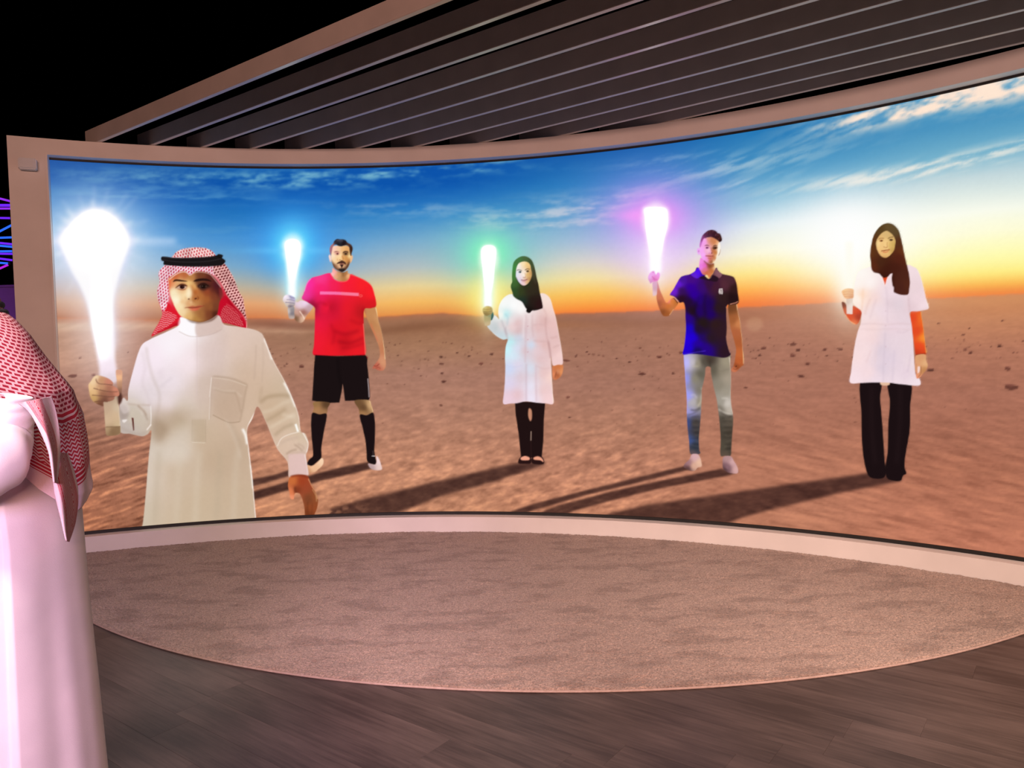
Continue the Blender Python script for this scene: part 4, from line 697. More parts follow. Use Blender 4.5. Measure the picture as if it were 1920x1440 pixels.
    L.poly(Hd(320,560, 330,440, 400,330, 500,290, 640,270, 760,310, 820,380, 860,440, 875,520, 870,600, 880,640, 850,760, 800,800, 770,840, 740,900, 700,960, 650,1000, 590,1000, 520,975, 430,910, 370,830, 330,740), idw(P(Hd, (400,420,(246,160,240)), (450,380,(244,166,230)), (560,350,(226,150,130)), (640,360,(206,130,84)), (720,420,(206,126,76)), (380,620,(250,170,255)), (420,760,(252,176,255)), (440,860,(246,160,250)), (560,640,(250,190,220)), (580,700,(246,180,220)), (520,900,(244,150,220)), (600,780,(220,130,110)), (680,660,(190,110,64)), (740,700,(196,120,60)), (700,820,(190,110,60)), (600,900,(206,116,96)), (640,950,(150,84,50)), (690,960,(255,214,170)), (850,540,(255,244,226)), (840,660,(255,250,230)), (790,800,(255,230,190)), (810,460,(240,180,130)))), .5)
    L.poly(Hd(820,440, 870,450, 880,620, 850,760, 800,810, 770,840, 790,740, 805,600), (255,248,232), .8, .85, atop=True); L.line(Hd(875,610, 868,680, 820,800), 1.2, (150,110,90), .5, .8)
    L.line(Hd(450,510, 520,505, 580,525), 1.5, (90,36,60), .5, .9, taper=True); L.line(Hd(670,530, 740,508, 800,520), 1.8, (64,32,24), .5, .9, taper=True); L.ell(*Hd(520,570)[0], 3.4, 1.8, (150,60,130), .7, .7); L.ell(*Hd(515,572)[0], 1.6, 1.5, (70,20,60), .5); L.poly(Hd(660,560, 720,535, 790,545, 790,590, 720,615, 670,600), (90,48,28), .8, .85, atop=True); L.ell(*Hd(738,578)[0], 1.8, 1.4, (34,16,12), .5)
    L.line(Hd(620,560, 640,640, 660,700), 1.8, (190,110,90), .8, .7); L.ell(*Hd(575,715)[0], 1.2, .8, (190,90,150), .5, .8); L.ell(*Hd(640,715)[0], 1.6, .9, (110,44,40), .5, .85); L.line(Hd(470,785, 560,795, 640,800, 690,790), 1.6, (150,60,60), .5, .9); L.line(Hd(540,850, 600,858, 650,850), 1.4, (196,84,76), .6, .8); L.line(Hd(430,920, 500,975, 560,1000, 640,1010, 700,990), 1.8, (120,50,70), .8, .6)
    L.poly(Hd(320,560, 318,470, 350,340, 400,230, 470,160, 540,110, 620,88, 700,95, 770,130, 800,170, 860,190, 895,250, 915,310, 920,360, 895,400, 850,415, 800,370, 740,330, 660,290, 560,280, 490,300, 420,330, 390,400, 350,520), idw(P(Hd, (340,460,(206,120,206)), (390,310,(150,70,136)), (480,220,(90,44,76)), (600,160,(70,34,44)), (700,220,(56,26,36)), (860,320,(70,34,30)), (880,390,(44,18,20)), (600,260,(76,36,56)))), .7)
    for k in range(26):
        x, y = 440 + rs.rand() * 440, 110 + rs.rand() * 200 + (0); L.ell(*Hd(x, y + max(0, x - 700) * .5)[0], 1.3, 1.0, (40, 18, 24) if k % 2 else (120, 66, 76), .5, .6)
    # torch and hand
    Q = Layer(1180, 360, 1280, 562)
    Q.poly(C(98,80, 160,76, 214,82, 222,130, 218,180, 200,250, 190,330, 184,402, 130,402, 124,300, 108,190, 104,130), (250,180,255), 5, .85); Q.poly(C(98,80, 160,76, 214,82, 222,130, 218,180, 200,250, 190,330, 184,402, 130,402, 124,300, 108,190, 104,130), (255,255,255), 2.2)
    Q.poly(G(525,470, 620,440, 625,620, 618,740, 580,770, 530,765, 525,600), idw(P(G, (560,520,(216,160,190)), (600,600,(206,160,176)), (550,720,(232,196,200)))), .8)
    Q.poly(G(430,330, 490,240, 560,220, 600,300, 640,250, 680,270, 685,340, 650,430, 600,450, 520,470, 480,500, 450,450, 425,400), idw(P(G, (470,350,(238,170,240)), (530,280,(236,150,230)), (560,380,(226,110,190)), (660,300,(240,140,236)), (620,420,(236,120,190)), (480,440,(210,140,190)))), .8)
    for q in ((510,340, 570,390, 630,420), (530,390, 590,430), (530,235, 545,262)): Q.line(G(*q), 1.5, (190,80,150), .6, .8)
    return L, Q

def figure_nurse():
    C, Hd, D = T(1540, 400, 2.77), T(1620, 410, 9.6), T(1560, 490, 6)
    P = lambda t, *q: [tuple(t(a, b)[0]) + (c,) for a, b, c in q]
    L = Layer(1570, 414, 1748, 906)
    # trousers
    for q in ((205,870, 308,870, 306,960, 316,1080, 324,1200, 330,1290, 336,1340, 325,1372, 280,1378, 245,1362, 225,1300, 212,1200, 208,1040), (350,874, 464,878, 462,1000, 460,1120, 440,1240, 432,1310, 442,1350, 425,1362, 412,1388, 370,1388, 340,1372, 332,1320, 344,1240, 348,1100, 356,980)):
        L.poly(C(*q), (27,16,18), .6)
    L.line(C(260,900, 262,1100, 280,1300), 5, (38,24,26), 3, .7); L.line(C(410,900, 408,1100, 390,1300), 5, (38,24,26), 3, .7)
    L.poly(C(308,872, 350,874, 352,892, 312,892), (230,190,160), .7)
    # sleeves of the orange top and hands
    L.poly(D(885,570, 990,560, 1010,640, 1030,760, 1045,900, 1060,1040, 1000,1052, 945,1058, 925,940, 905,780), idw(P(D, (920,640,(226,72,36)), (960,800,(224,70,34)), (1000,640,(240,110,40)), (1030,860,(250,150,50)), (980,960,(232,74,36)), (950,1030,(196,60,30)))), .5)
    L.line(D(1000,560, 1022,680, 1042,830, 1062,1030), 2, (255,190,90), .6, .8); L.line(D(945,1050, 1000,1045, 1058,1036), 1.6, (120,40,24), .6, .8)
    L.poly(D(945,1060, 1050,1048, 1060,1110, 1078,1170, 1060,1220, 1020,1270, 985,1310, 950,1320, 928,1300, 950,1260, 935,1230, 935,1150), idw(P(D, (1000,1100,(216,156,110)), (1050,1150,(232,180,130)), (1040,1220,(190,130,80)), (960,1180,(226,160,120)), (960,1300,(240,150,116)))), .6)
    L.poly(D(970,1180, 990,1190, 985,1240, 965,1260, 962,1210), (250,220,214), .7, .9, atop=True); L.line(D(1000,1180, 1000,1260, 970,1300), 1.4, (150,96,60), .7, .7); L.line(D(950,1150, 940,1230), 1.2, (180,120,84), .6, .6)
    L.poly(D(110,460, 150,470, 200,560, 240,500, 330,560, 325,620, 300,690, 265,712, 220,690, 180,650, 150,600, 125,540), idw(P(D, (130,480,(96,36,26)), (200,620,(226,80,44)), (280,560,(214,68,36)), (300,620,(170,60,40)), (250,690,(240,130,84)), (150,560,(210,96,60)))), .6)
    L.line(D(150,600, 200,670, 265,712), 1.6, (255,206,150), .7, .8)
    # coat
    L.poly(D(440,60, 400,70, 320,100, 280,150, 255,260, 240,390, 235,460, 270,510, 330,560, 330,640, 318,710, 290,790, 260,920, 235,1080, 215,1240, 205,1365, 330,1368, 470,1362, 640,1366, 800,1385, 985,1395, 985,1320, 950,1310, 930,1180, 920,1000, 905,800, 890,680, 876,575, 960,562, 1030,550, 1090,525, 1060,420, 1030,290, 1000,180, 960,90, 900,55, 840,40, 600,60), idw(P(D,
        (330,140,(255,250,244)), (300,260,(255,246,240)), (290,420,(255,236,222)), (330,380,(255,216,190)), (420,250,(255,248,246)), (400,420,(252,222,210)), (480,420,(246,216,212)), (520,520,(240,220,226)), (420,600,(244,222,224)), (600,380,(240,220,228)), (600,560,(240,218,226)), (650,480,(226,204,212)), (740,480,(226,208,216)), (800,620,(230,210,218)), (700,350,(240,218,228)), (900,120,(244,222,226)), (920,300,(236,212,216)), (980,420,(240,214,220)), (1040,500,(246,222,226)), (900,520,(228,200,206)), (460,740,(248,218,214)), (700,740,(238,212,222)), (350,800,(250,222,222)), (450,860,(246,216,216)), (600,850,(228,208,218)), (560,1000,(218,202,216)), (560,1200,(220,204,218)), (640,1100,(226,208,222)), (720,900,(234,214,222)), (760,1150,(232,212,222)), (850,1000,(232,212,220)), (830,1250,(232,210,222)), (900,1150,(240,220,222)), (400,1000,(250,224,224)), (300,1100,(250,222,222)), (260,1300,(250,226,232)), (420,1250,(248,220,222)), (500,1330,(240,220,230)), (720,1340,(240,220,228)), (950,1370,(246,228,232))), 2.5), .5)
    for q, w, c, a in (((602,280, 620,420, 622,690), 1.4, (216,194,204), .8), ((320,710, 450,700, 620,712, 760,700, 890,710), 1.4, (216,188,190), .7), ((320,760, 460,770, 640,760, 890,770), 1.4, (222,194,196), .6), ((350,310, 345,420, 335,560), 2, (246,196,166), .6), ((430,420, 390,520, 370,600), 3.5, (232,196,188), .5), ((500,420, 460,540, 430,640), 3.5, (226,200,204), .45), ((860,420, 868,500, 876,575), 1.8, (206,176,182), .6), ((880,300, 862,360, 866,440), 1.8, (214,186,192), .6), ((600,800, 590,1000, 580,1200, 575,1360), 1.4, (206,188,202), .7), ((440,1000, 400,1100, 380,1150), 2.5, (232,200,202), .5), ((520,870, 500,1000, 480,1150), 2, (232,204,208), .5), ((700,1000, 690,1160, 680,1350), 3, (212,194,210), .4), ((880,575, 960,562, 1090,527), 1.2, (210,180,180), .6), ((860,780, 800,800, 720,790), 1.2, (210,186,196), .6), ((850,1250, 870,1150, 880,1050), 3, (214,192,206), .5)):
        L.line(D(*q), w, c, 1, a)
    for y in (560, 725, 960, 1155): L.ell(*D(604, y)[0], 1.3, .8, (206,176,186), .4, .8)
    L.line(D(962,92, 1002,182, 1032,292, 1062,422, 1090,525), 1.4, (255,246,226), .6, .8)
    # V neck, collar
    L.poly(Hd(330,1050, 430,1045, 380,1215), (226,76,34), .6, smooth=False); L.line(Hd(270,990, 330,1080, 380,1210), 1.6, (255,246,246), .6, .8); L.line(Hd(385,1210, 430,1060, 510,985), 2, (250,230,236), .6, .8)
    # head scarf and face
    L.poly(Hd(115,600, 130,480, 165,330, 215,230, 280,150, 350,100, 430,80, 510,95, 580,150, 630,220, 660,320, 695,470, 725,620, 760,780, 790,900, 815,1020, 828,1150, 815,1270, 795,1360, 730,1375, 640,1365, 560,1335, 535,1310, 540,1240, 515,1200, 500,1080, 510,990, 470,1000, 430,1045, 360,1065, 320,1040, 270,990, 180,965, 135,900, 125,780, 110,680), idw(P(Hd, (300,170,(86,62,32)), (430,150,(98,76,44)), (560,200,(94,74,44)), (180,400,(96,56,26)), (150,600,(100,56,26)), (170,850,(90,40,22)), (300,800,(72,38,22)), (420,900,(66,28,18)), (640,450,(84,48,28)), (640,700,(82,34,22)), (700,600,(100,50,24)), (560,900,(70,30,20)), (700,1000,(76,36,26)), (650,1250,(74,34,26)), (800,1200,(84,40,26)), (380,1030,(60,24,16)))), .6)
    L.poly(Hd(215,440, 240,360, 290,290, 350,240, 410,220, 470,250, 530,310, 565,390, 560,480, 545,560, 500,630, 440,685, 380,705, 310,680, 260,620, 230,540), idw(P(Hd, (300,330,(222,176,112)), (400,260,(216,180,120)), (470,310,(214,176,112)), (250,450,(250,216,150)), (270,540,(244,200,130)), (320,470,(240,196,130)), (390,440,(244,204,136)), (400,500,(246,206,140)), (480,480,(220,180,104)), (530,480,(206,170,92)), (520,560,(196,156,84)), (380,620,(236,190,120)), (380,690,(222,170,106)), (300,620,(236,184,120)))), .6)
    L.line(Hd(265,375, 300,352, 360,358), 1.3, (140,92,48), .5, .8); L.line(Hd(430,360, 480,335, 530,330), 1.4, (110,80,44), .5, .85); L.ell(*Hd(310,398)[0], 3.4, 1.7, (150,84,40), .6, .85); L.ell(*Hd(318,398)[0], 1.5, 1.4, (70,36,20), .5); L.ell(*Hd(490,382)[0], 3.8, 1.7, (90,60,34), .6, .9); L.ell(*Hd(488,384)[0], 1.5, 1.3, (36,22,16), .5)
    L.line(Hd(420,420, 415,470, 425,500), 1.3, (196,146,84), .7, .7); L.line(Hd(350,505, 395,520, 425,508), 1.4, (176,116,64), .5, .8); L.line(Hd(310,582, 380,572, 465,558), 1.7, (150,70,40), .5, .9); L.line(Hd(340,600, 390,606, 440,585), 2.0, (216,116,76), .7, .75); L.line(Hd(230,560, 265,630, 320,690, 380,712, 450,690, 520,620), 1.4, (70,34,20), .7, .6)
    L.line(Hd(660,340, 690,480, 720,620, 760,790), 2, (120,72,36), 1, .5); L.line(Hd(520,1000, 540,1150, 560,1300), 2, (56,24,18), 1, .6); L.line(Hd(240,300, 200,420, 190,560, 200,700), 3, (70,40,22), 2, .5)
    # torch and hand
    Q = Layer(1574, 430, 1608, 596)
    Q.poly(D(150,-220, 240,-220, 238,310, 165,310), (255,252,236), 2.4, .55, smooth=False)
    Q.poly(D(162,420, 236,415, 232,595, 165,590), idw(P(D, (180,450,(206,176,160)), (220,500,(236,216,206)), (200,580,(240,214,206)))), .7, smooth=False)
    Q.poly(D(110,345, 130,320, 180,305, 240,315, 245,360, 240,410, 200,420, 160,420, 135,400), idw(P(D, (150,330,(244,176,110)), (210,340,(226,140,84)), (150,390,(240,160,100)), (220,400,(206,110,66)))), .7)
    for y in (345, 372, 398): Q.line(D(125, y, 180, y - 4, 240, y + 6), 1.0, (190, 96, 50), .5, .7)
    return L, Q

def paint_picture():
    img, X, Y = paint_background()
    paint_rocks(img); paint_shadows(img)
    sa = lambda *q, **k: screen_add(img, X, Y, *q, **k)
    # glow of the lights in the picture, behind the figures
    sa(178, 455, 120, 95, (170, 190, 250), .5); sa(178, 450, 84, 76, (225, 230, 255), .8); sa(178, 448, 60, 56, (255, 255, 255), 1.0, 3.0)
    sa(190, 600, 60, 90, (255, 215, 215), .55)
    rs = np.random.RandomState(2)
    Ls = Layer(90, 330, 420, 580)
    for k in range(22):
        t = k / 22 * 2 * math.pi + rs.rand() * .2; r = 84 + rs.rand() * 46 + (80 if k % 11 == 0 else 0)
        Ls.line([(178, 450), (178 + r * math.cos(t), 450 + r * .95 * math.sin(t))], 13, (236, 240, 255), 3.2, .55, False, False, True)
    Ls.line([(100, 452), (178, 450), (330, 452)], 10, (235, 240, 255), 5, .5, False, False)
    over(img, Ls)
    mg = lambda *q, **k: mix_glow(img, X, Y, *q, **k)
    mg(549, 460, 80, 70, (60, 150, 240), .7); mg(549, 462, 46, 46, (60, 175, 255), .9); mg(549, 462, 32, 38, (110, 235, 255), .95); sa(549, 466, 21, 27, (255, 255, 255), 1.0, 2.2); mg(548, 520, 20, 50, (190, 240, 255), .7); mg(548, 470, 90, 7, (110, 205, 255), .5)
    mg(917, 476, 90, 60, (120, 205, 200), .75); mg(917, 474, 44, 38, (130, 250, 190), .9); sa(917, 486, 18, 25, (255, 255, 255), 1.0, 2.0); mg(916, 555, 40, 44, (255, 250, 130), .85); sa(916, 540, 15, 60, (255, 255, 235), .8)
    mg(1230, 400, 112, 78, (165, 140, 240), .85); mg(1230, 470, 75, 75, (240, 205, 255), .75); mg(1228, 406, 52, 36, (252, 150, 250), .9); mg(1190, 404, 40, 12, (255, 160, 250), .6); sa(1230, 412, 26, 32, (255, 255, 255), 1.0, 2.4); sa(1228, 470, 15, 60, (255, 255, 255), .9)
    sa(1600, 470, 150, 95, (255, 252, 235), .85); sa(1590, 440, 75, 60, (255, 255, 255), .9); sa(1880, 480, 260, 60, (255, 250, 170), .5); sa(1592, 520, 30, 70, (255, 250, 225), .8)
    sa(1415, 608, 16, 14, (255, 190, 120), .14, 3.0)
    figs = []
    for f in (figure_footballer, figure_scientist, figure_student, figure_nurse, figure_boy):
        L, Q = f(); over(img, L); over(img, Q); figs.append((L, Q))
    # light spilling over the figures from the lights they hold
    sa(205, 640, 60, 130, (255, 225, 235), .22); sa(1232, 500, 30, 40, (255, 170, 250), .35); sa(550, 545, 22, 30, (190, 220, 255), .3); sa(1594, 548, 22, 28, (255, 240, 200), .45); sa(918, 570, 24, 26, (255, 255, 160), .3)
    n = fbm(X / 5, Y / 5, 401, 3, .7); img *= (1 + .022 * (n - .5) * sstep(252, 215, img.min(2)))[..., None]            # grain of the photographed picture
    boost = np.ones((CH, CW), np.float32)
    for cx, cy, rx, ry, b in ((178, 450, 46, 44, .9), (190, 600, 18, 100, .3), (549, 470, 20, 40, 1.6), (917, 490, 16, 44, 1.2), (1230, 420, 22, 44, 1.8), (1592, 445, 70, 55, .0)):
        boost += b * np.exp(-((((X - cx) / rx) ** 2 + ((Y - cy) / ry) ** 2) ** 2))
    boost = 1 + (boost - 1) * sstep(225, 254, img.min(2))          # only the white cores shine brighter than white
    return np.clip(img, 0, 255), boost, figs
# ---------------------------------------------------------------- floor: base slab and vinyl planks
sub = mesh_obj('floor', [(x, y, z) for z in (-.006, -.1) for x, y in ((-14, -10), (14, -10), (14, 14), (-14, 14))],
               [(0, 1, 2, 3), (7, 6, 5, 4), (0, 4, 5, 1), (1, 5, 6, 2), (2, 6, 7, 3), (3, 7, 4, 0)], None)
sub.rotation_euler = (0, 0, math.atan2(D.y, D.x))           # laid in the direction of the planks
tag(sub, 'dark brown wood-look plank floor of the hall', 'floor', kind='structure')
m_pl = material('plank_vinyl', (.1, .07, .06), .42, .45)
b_ = m_pl.node_tree.nodes['Principled BSDF']
tc = node(m_pl, 'ShaderNodeTexCoord'); oi = node(m_pl, 'ShaderNodeObjectInfo')
ad = node(m_pl, 'ShaderNodeVectorMath', operation='ADD'); sc_ = node(m_pl, 'ShaderNodeVectorMath', operation='SCALE'); sc_.inputs['Scale'].default_value = 7.0
cb = node(m_pl, 'ShaderNodeCombineXYZ'); wire(m_pl, oi.outputs['Random'], cb.inputs[0]); wire(m_pl, oi.outputs['Random'], cb.inputs[1]); wire(m_pl, cb.outputs[0], sc_.inputs[0])
wire(m_pl, tc.outputs['Object'], ad.inputs[0]); wire(m_pl, sc_.outputs[0], ad.inputs[1])
mp = node(m_pl, 'ShaderNodeMapping'); mp.inputs['Scale'].default_value = (1.3, 26, 4); wire(m_pl, ad.outputs[0], mp.inputs[0])
n1 = node(m_pl, 'ShaderNodeTexNoise'); n1.inputs['Scale'].default_value = 1.9; n1.inputs['Detail'].default_value = 8; n1.inputs['Roughness'].default_value = .74; n1.inputs['Distortion'].default_value = .25; wire(m_pl, mp.outputs[0], n1.inputs['Vector'])
mp2 = node(m_pl, 'ShaderNodeMapping'); mp2.inputs['Scale'].default_value = (1.1, 3.4, 1); wire(m_pl, ad.outputs[0], mp2.inputs[0])
n2 = node(m_pl, 'ShaderNodeTexNoise'); n2.inputs['Scale'].default_value = 1.7; n2.inputs['Detail'].default_value = 3; wire(m_pl, mp2.outputs[0], n2.inputs['Vector'])
mx = node(m_pl, 'ShaderNodeMath', operation='ADD'); wire(m_pl, n1.outputs['Fac'], mx.inputs[0]); wire(m_pl, n2.outputs['Fac'], mx.inputs[1])
mr = node(m_pl, 'ShaderNodeMath', operation='MULTIPLY_ADD'); mr.inputs[1].default_value = .05; wire(m_pl, oi.outputs['Random'], mr.inputs[0]); wire(m_pl, mx.outputs[0], mr.inputs[2])
cr_ = node(m_pl, 'ShaderNodeValToRGB'); e = cr_.color_ramp.elements; e[0].position = .42; e[0].color = (.045, .033, .031, 1); e[1].position = .70; e[1].color = (.135, .1, .09, 1)
hv = node(m_pl, 'ShaderNodeMath', operation='MULTIPLY'); hv.inputs[1].default_value = .5; wire(m_pl, mr.outputs[0], hv.inputs[0]); wire(m_pl, hv.outputs[0], cr_.inputs[0]); wire(m_pl, cr_.outputs[0], b_.inputs['Base Color'])
bp = node(m_pl, 'ShaderNodeBump'); bp.inputs['Strength'].default_value = .12; bp.inputs['Distance'].default_value = .002; wire(m_pl, n1.outputs['Fac'], bp.inputs['Height']); wire(m_pl, bp.outputs[0], b_.inputs['Normal'])
PL, PW = 1.22, .181
bm = bmesh.new(); bmesh.ops.create_cube(bm, size=1); bmesh.ops.scale(bm, vec=(PL - .0004, PW - .0004, .006), verts=bm.verts)
bmesh.ops.bevel(bm, geom=[e_ for e_ in bm.edges if all(v.co.z > 0 for v in e_.verts)], offset=.0004, segments=1, affect='EDGES')
me_pl = bpy.data.meshes.new('plank'); bm.to_mesh(me_pl); bm.free(); me_pl.materials.append(m_pl)
sub.data.materials.append(m_pl)
ang = math.atan2(D.y, D.x); rnd = random.Random(4); k = 0
for j in range(-6, 34):
    off = rnd.random() * PL
    for i in range(-8, 9):
        c = N * (j * PW) + D * (i * PL + off)
        if not (-5.2 < c.x < 5.2 and .2 < c.y < 6.8): continue
        # the far part lies under the carpet and behind it
        if (c.x - .4656) ** 2 + (c.y - 8.272) ** 2 < (4.83 - .75) ** 2: continue
        o = bpy.data.objects.new('plank', me_pl); COL.objects.link(o); o.location = (i * PL + off, j * PW, -.003); o.parent = sub; k += 1
print('planks', k)

# ---------------------------------------------------------------- carpet: lens shaped rug with thick pile
CX, CY_, CR = .4656, 8.272, 4.830
m_cp = material('carpet_pile', (.36, .25, .21), .95, .15)
b_ = m_cp.node_tree.nodes['Principled BSDF']; b_.inputs['Sheen Weight'].default_value = .25; b_.inputs['Sheen Roughness'].default_value = .6
tc = node(m_cp, 'ShaderNodeTexCoord')
nA = node(m_cp, 'ShaderNodeTexNoise'); nA.inputs['Scale'].default_value = 120; nA.inputs['Detail'].default_value = 3; nA.inputs['Roughness'].default_value = .7; wire(m_cp, tc.outputs['Object'], nA.inputs['Vector'])
mpB = node(m_cp, 'ShaderNodeMapping'); mpB.inputs['Scale'].default_value = (1.5, 3.0, 1); mpB.inputs['Rotation'].default_value = (0, 0, -.12); wire(m_cp, tc.outputs['Object'], mpB.inputs[0])
nB = node(m_cp, 'ShaderNodeTexNoise'); nB.inputs['Scale'].default_value = 1.9; nB.inputs['Detail'].default_value = 5; nB.inputs['Roughness'].default_value = .62; wire(m_cp, mpB.outputs[0], nB.inputs['Vector'])
crA = node(m_cp, 'ShaderNodeValToRGB'); crA.color_ramp.elements[0].position = .34; crA.color_ramp.elements[1].position = .66; crA.color_ramp.elements[0].color = (.175, .115, .09, 1); crA.color_ramp.elements[1].color = (.58, .405, .325, 1)
wire(m_cp, nA.outputs['Fac'], crA.inputs[0])
crB = node(m_cp, 'ShaderNodeValToRGB'); crB.color_ramp.elements[0].position = .40; crB.color_ramp.elements[1].position = .50; crB.color_ramp.elements[0].color = (.70, .66, .64, 1); crB.color_ramp.elements[1].color = (1, 1, 1, 1)
wire(m_cp, nB.outputs['Fac'], crB.inputs[0])
mm = node(m_cp, 'ShaderNodeMixRGB', blend_type='MULTIPLY'); mm.inputs[0].default_value = 1; wire(m_cp, crA.outputs[0], mm.inputs[1]); wire(m_cp, crB.outputs[0], mm.inputs[2]); wire(m_cp, mm.outputs[0], b_.inputs['Base Color'])
bp = node(m_cp, 'ShaderNodeBump'); bp.inputs['Strength'].default_value = 1.0; bp.inputs['Distance'].default_value = .008; wire(m_cp, nA.outputs['Fac'], bp.inputs['Height']); wire(m_cp, bp.outputs[0], b_.inputs['Normal'])

def yfront(x): return CY_ - np.sqrt(np.maximum(CR ** 2 - (x - CX) ** 2, 0))
def yback(x): return AY + np.sqrt(np.maximum((RF - .004) ** 2 - (x - AX) ** 2, 0))
xs = np.linspace(-4.6, 4.8, 4000); ok = xs[yback(xs) - yfront(xs) > .02]; xl, xr = ok.min(), min(ok.max(), 4.4)
NU, NV = 1000, 420
U, V = np.meshgrid(np.linspace(0, 1, NU), np.linspace(0, 1, NV) ** 1.25)
Xc = xl + (xr - xl) * U; Yc = yfront(Xc) * (1 - V) + yback(Xc) * V
rs_ = np.random.RandomState(8)
tuft = fbm(Xc / .011, Yc / .011, 601, 2) - .5; big = fbm(Xc / .16, Yc / .09, 611, 3) - .5
dent = np.zeros_like(Xc)
for _ in range(46):                                  # shoe prints pressed into the pile
    px, py = rs_.uniform(xl + .3, xr - .6), rs_.uniform(3.4, 5.2); a = rs_.uniform(-.9, .9); c, s_ = math.cos(a), math.sin(a)
    ux = ((Xc - px) * c + (Yc - py) * s_) / .15; uy = (-(Xc - px) * s_ + (Yc - py) * c) / .05
    dent = np.maximum(dent, np.exp(-(ux * ux + uy * uy) ** 2))
edge = np.minimum(1, (Yc - yfront(Xc)) / .02)
Zc = .0135 * np.sqrt(np.clip(edge, .05, 1)) + .010 * tuft + .006 * big - .005 * dent
Zc[0] = .004; wob = .004 * (fbm(Xc / .02, Yc * 0, 621, 3) - .5); Yc = Yc - wob * (1 - np.minimum(1, (Yc - yfront(Xc)) / .03))
verts = np.stack([Xc, Yc, Zc], -1).reshape(-1, 3)
idx = np.arange(NU * NV).reshape(NV, NU)
faces = np.stack([idx[:-1, :-1], idx[:-1, 1:], idx[1:, 1:], idx[1:, :-1]], -1).reshape(-1, 4)
def fast_mesh(name, verts, faces, smooth=True):
    me = bpy.data.meshes.new(name); me.vertices.add(len(verts)); me.vertices.foreach_set('co', np.asarray(verts, np.float32).ravel())
    nf, k = faces.shape
    me.loops.add(nf * k); me.loops.foreach_set('vertex_index', faces.astype(np.int32).ravel())
    me.polygons.add(nf); me.polygons.foreach_set('loop_start', np.arange(0, nf * k, k, dtype=np.int32))
    me.update(calc_edges=True); me.validate()
    me.polygons.foreach_set('use_smooth', np.full(nf, smooth))
    return me
rug = empty('carpet', (0, 0, 0)); tag(rug, 'dusty pink thick pile carpet filling the curve before the screen', 'carpet')
link('pile', fast_mesh('pile', verts, faces), m_cp, rug)
# bound edge along the front
m_bd = vary(material('carpet_binding', (.42, .31, .27), .85), 60, (.36, .26, .22), (.46, .34, .30), .3, 300)[0]
tv, tf = [], []
xe = np.linspace(xl, xr, 420); ye = yfront(xe)
for i in range(420):
    tx, ty = (xe[min(i + 1, 419)] - xe[max(i - 1, 0)]), (ye[min(i + 1, 419)] - ye[max(i - 1, 0)]); l = math.hypot(tx, ty); nx, ny = ty / l, -tx / l
    for q in range(8):
        a = 2 * math.pi * q / 8; tv.append((xe[i] + nx * .006 * math.cos(a), ye[i] + ny * .006 * math.cos(a) - .002, .0065 + .0062 * math.sin(a)))
for i in range(419):
    for q in range(8): tf.append((8 * i + q, 8 * i + (q + 1) % 8, 8 * i + 8 + (q + 1) % 8, 8 * i + 8 + q))
mesh_obj('binding', tv, tf, m_bd, rug, True)

# ---------------------------------------------------------------- white surround of the screen
pc = lambda r, t, z: Vector((AX + r * math.cos(math.radians(t)), AY + r * math.sin(math.radians(t)), z))
fr = empty('screen_surround', (AX + RF * math.cos(math.radians(75)), AY + RF * math.sin(math.radians(75)), 0))
tag(fr, 'curved white painted surround framing the big picture screen', 'screen surround')
RB = RS + .22
arc_prism('header', RF, RB, ZT + .004, ZF, FR_L, FR_R, M_WHITE, fr, 140)
arc_prism('kerb', RF, RB, .0, ZK, FR_L, FR_R, M_WHITE, fr, 140)
arc_prism('pillar', RF, RB, ZK, ZT + .004, FR_L, TH_L, M_WHITE, fr, 8)
arc_prism('pillar', RF, RB, ZK, ZT + .004, TH_R, FR_R, M_WHITE, fr, 8)
arc_prism('seal_strip', RS - .012, RS + .01, ZK - .01, ZB, TH_L, TH_R, M_BLACK, fr, 120)
arc_prism('seal_strip', RS - .012, RS + .01, ZT - .012, ZT + .004, TH_L, TH_R, M_BLACK, fr, 120)
arc_prism('edge_bead', RF - .004, RF + .006, ZK, ZT + .004, TH_L + .16, TH_L + .10, M_WHITE, fr, 2)

# small white box mounted on the left pillar
P0 = pc(RF, 114.75, 0); bx = at_depth(56, 311, P0.y); tang = Vector((-math.sin(math.radians(114.75)), math.cos(math.radians(114.75)), 0)); inw = Vector((-math.cos(math.radians(114.75)), -math.sin(math.radians(114.75)), 0))
Rm = Matrix((-tang, -inw, Vector((0, 0, 1)))).transposed().to_4x4()
q = pc(RF, 114.75, bx.z); dev = empty('wall_sensor', q + inw * .0); tag(dev, 'small white sensor box mounted high on the left pillar', 'sensor')
m_dev = vary(material('white_plastic', (.6, .66, .74), .4), 20, (.60, .66, .74), (.66, .72, .8))[0]
box_obj('mount_plate', (.075, .02, .06), q + inw * .01, m_dev, dev, Rm, .003)
box_obj('housing', (.125, .07, .088), q + inw * .055, m_dev, dev, Rm, .008)
box_obj('cover', (.09, .008, .07), q + inw * .093, m_dev, dev, Rm, .003)

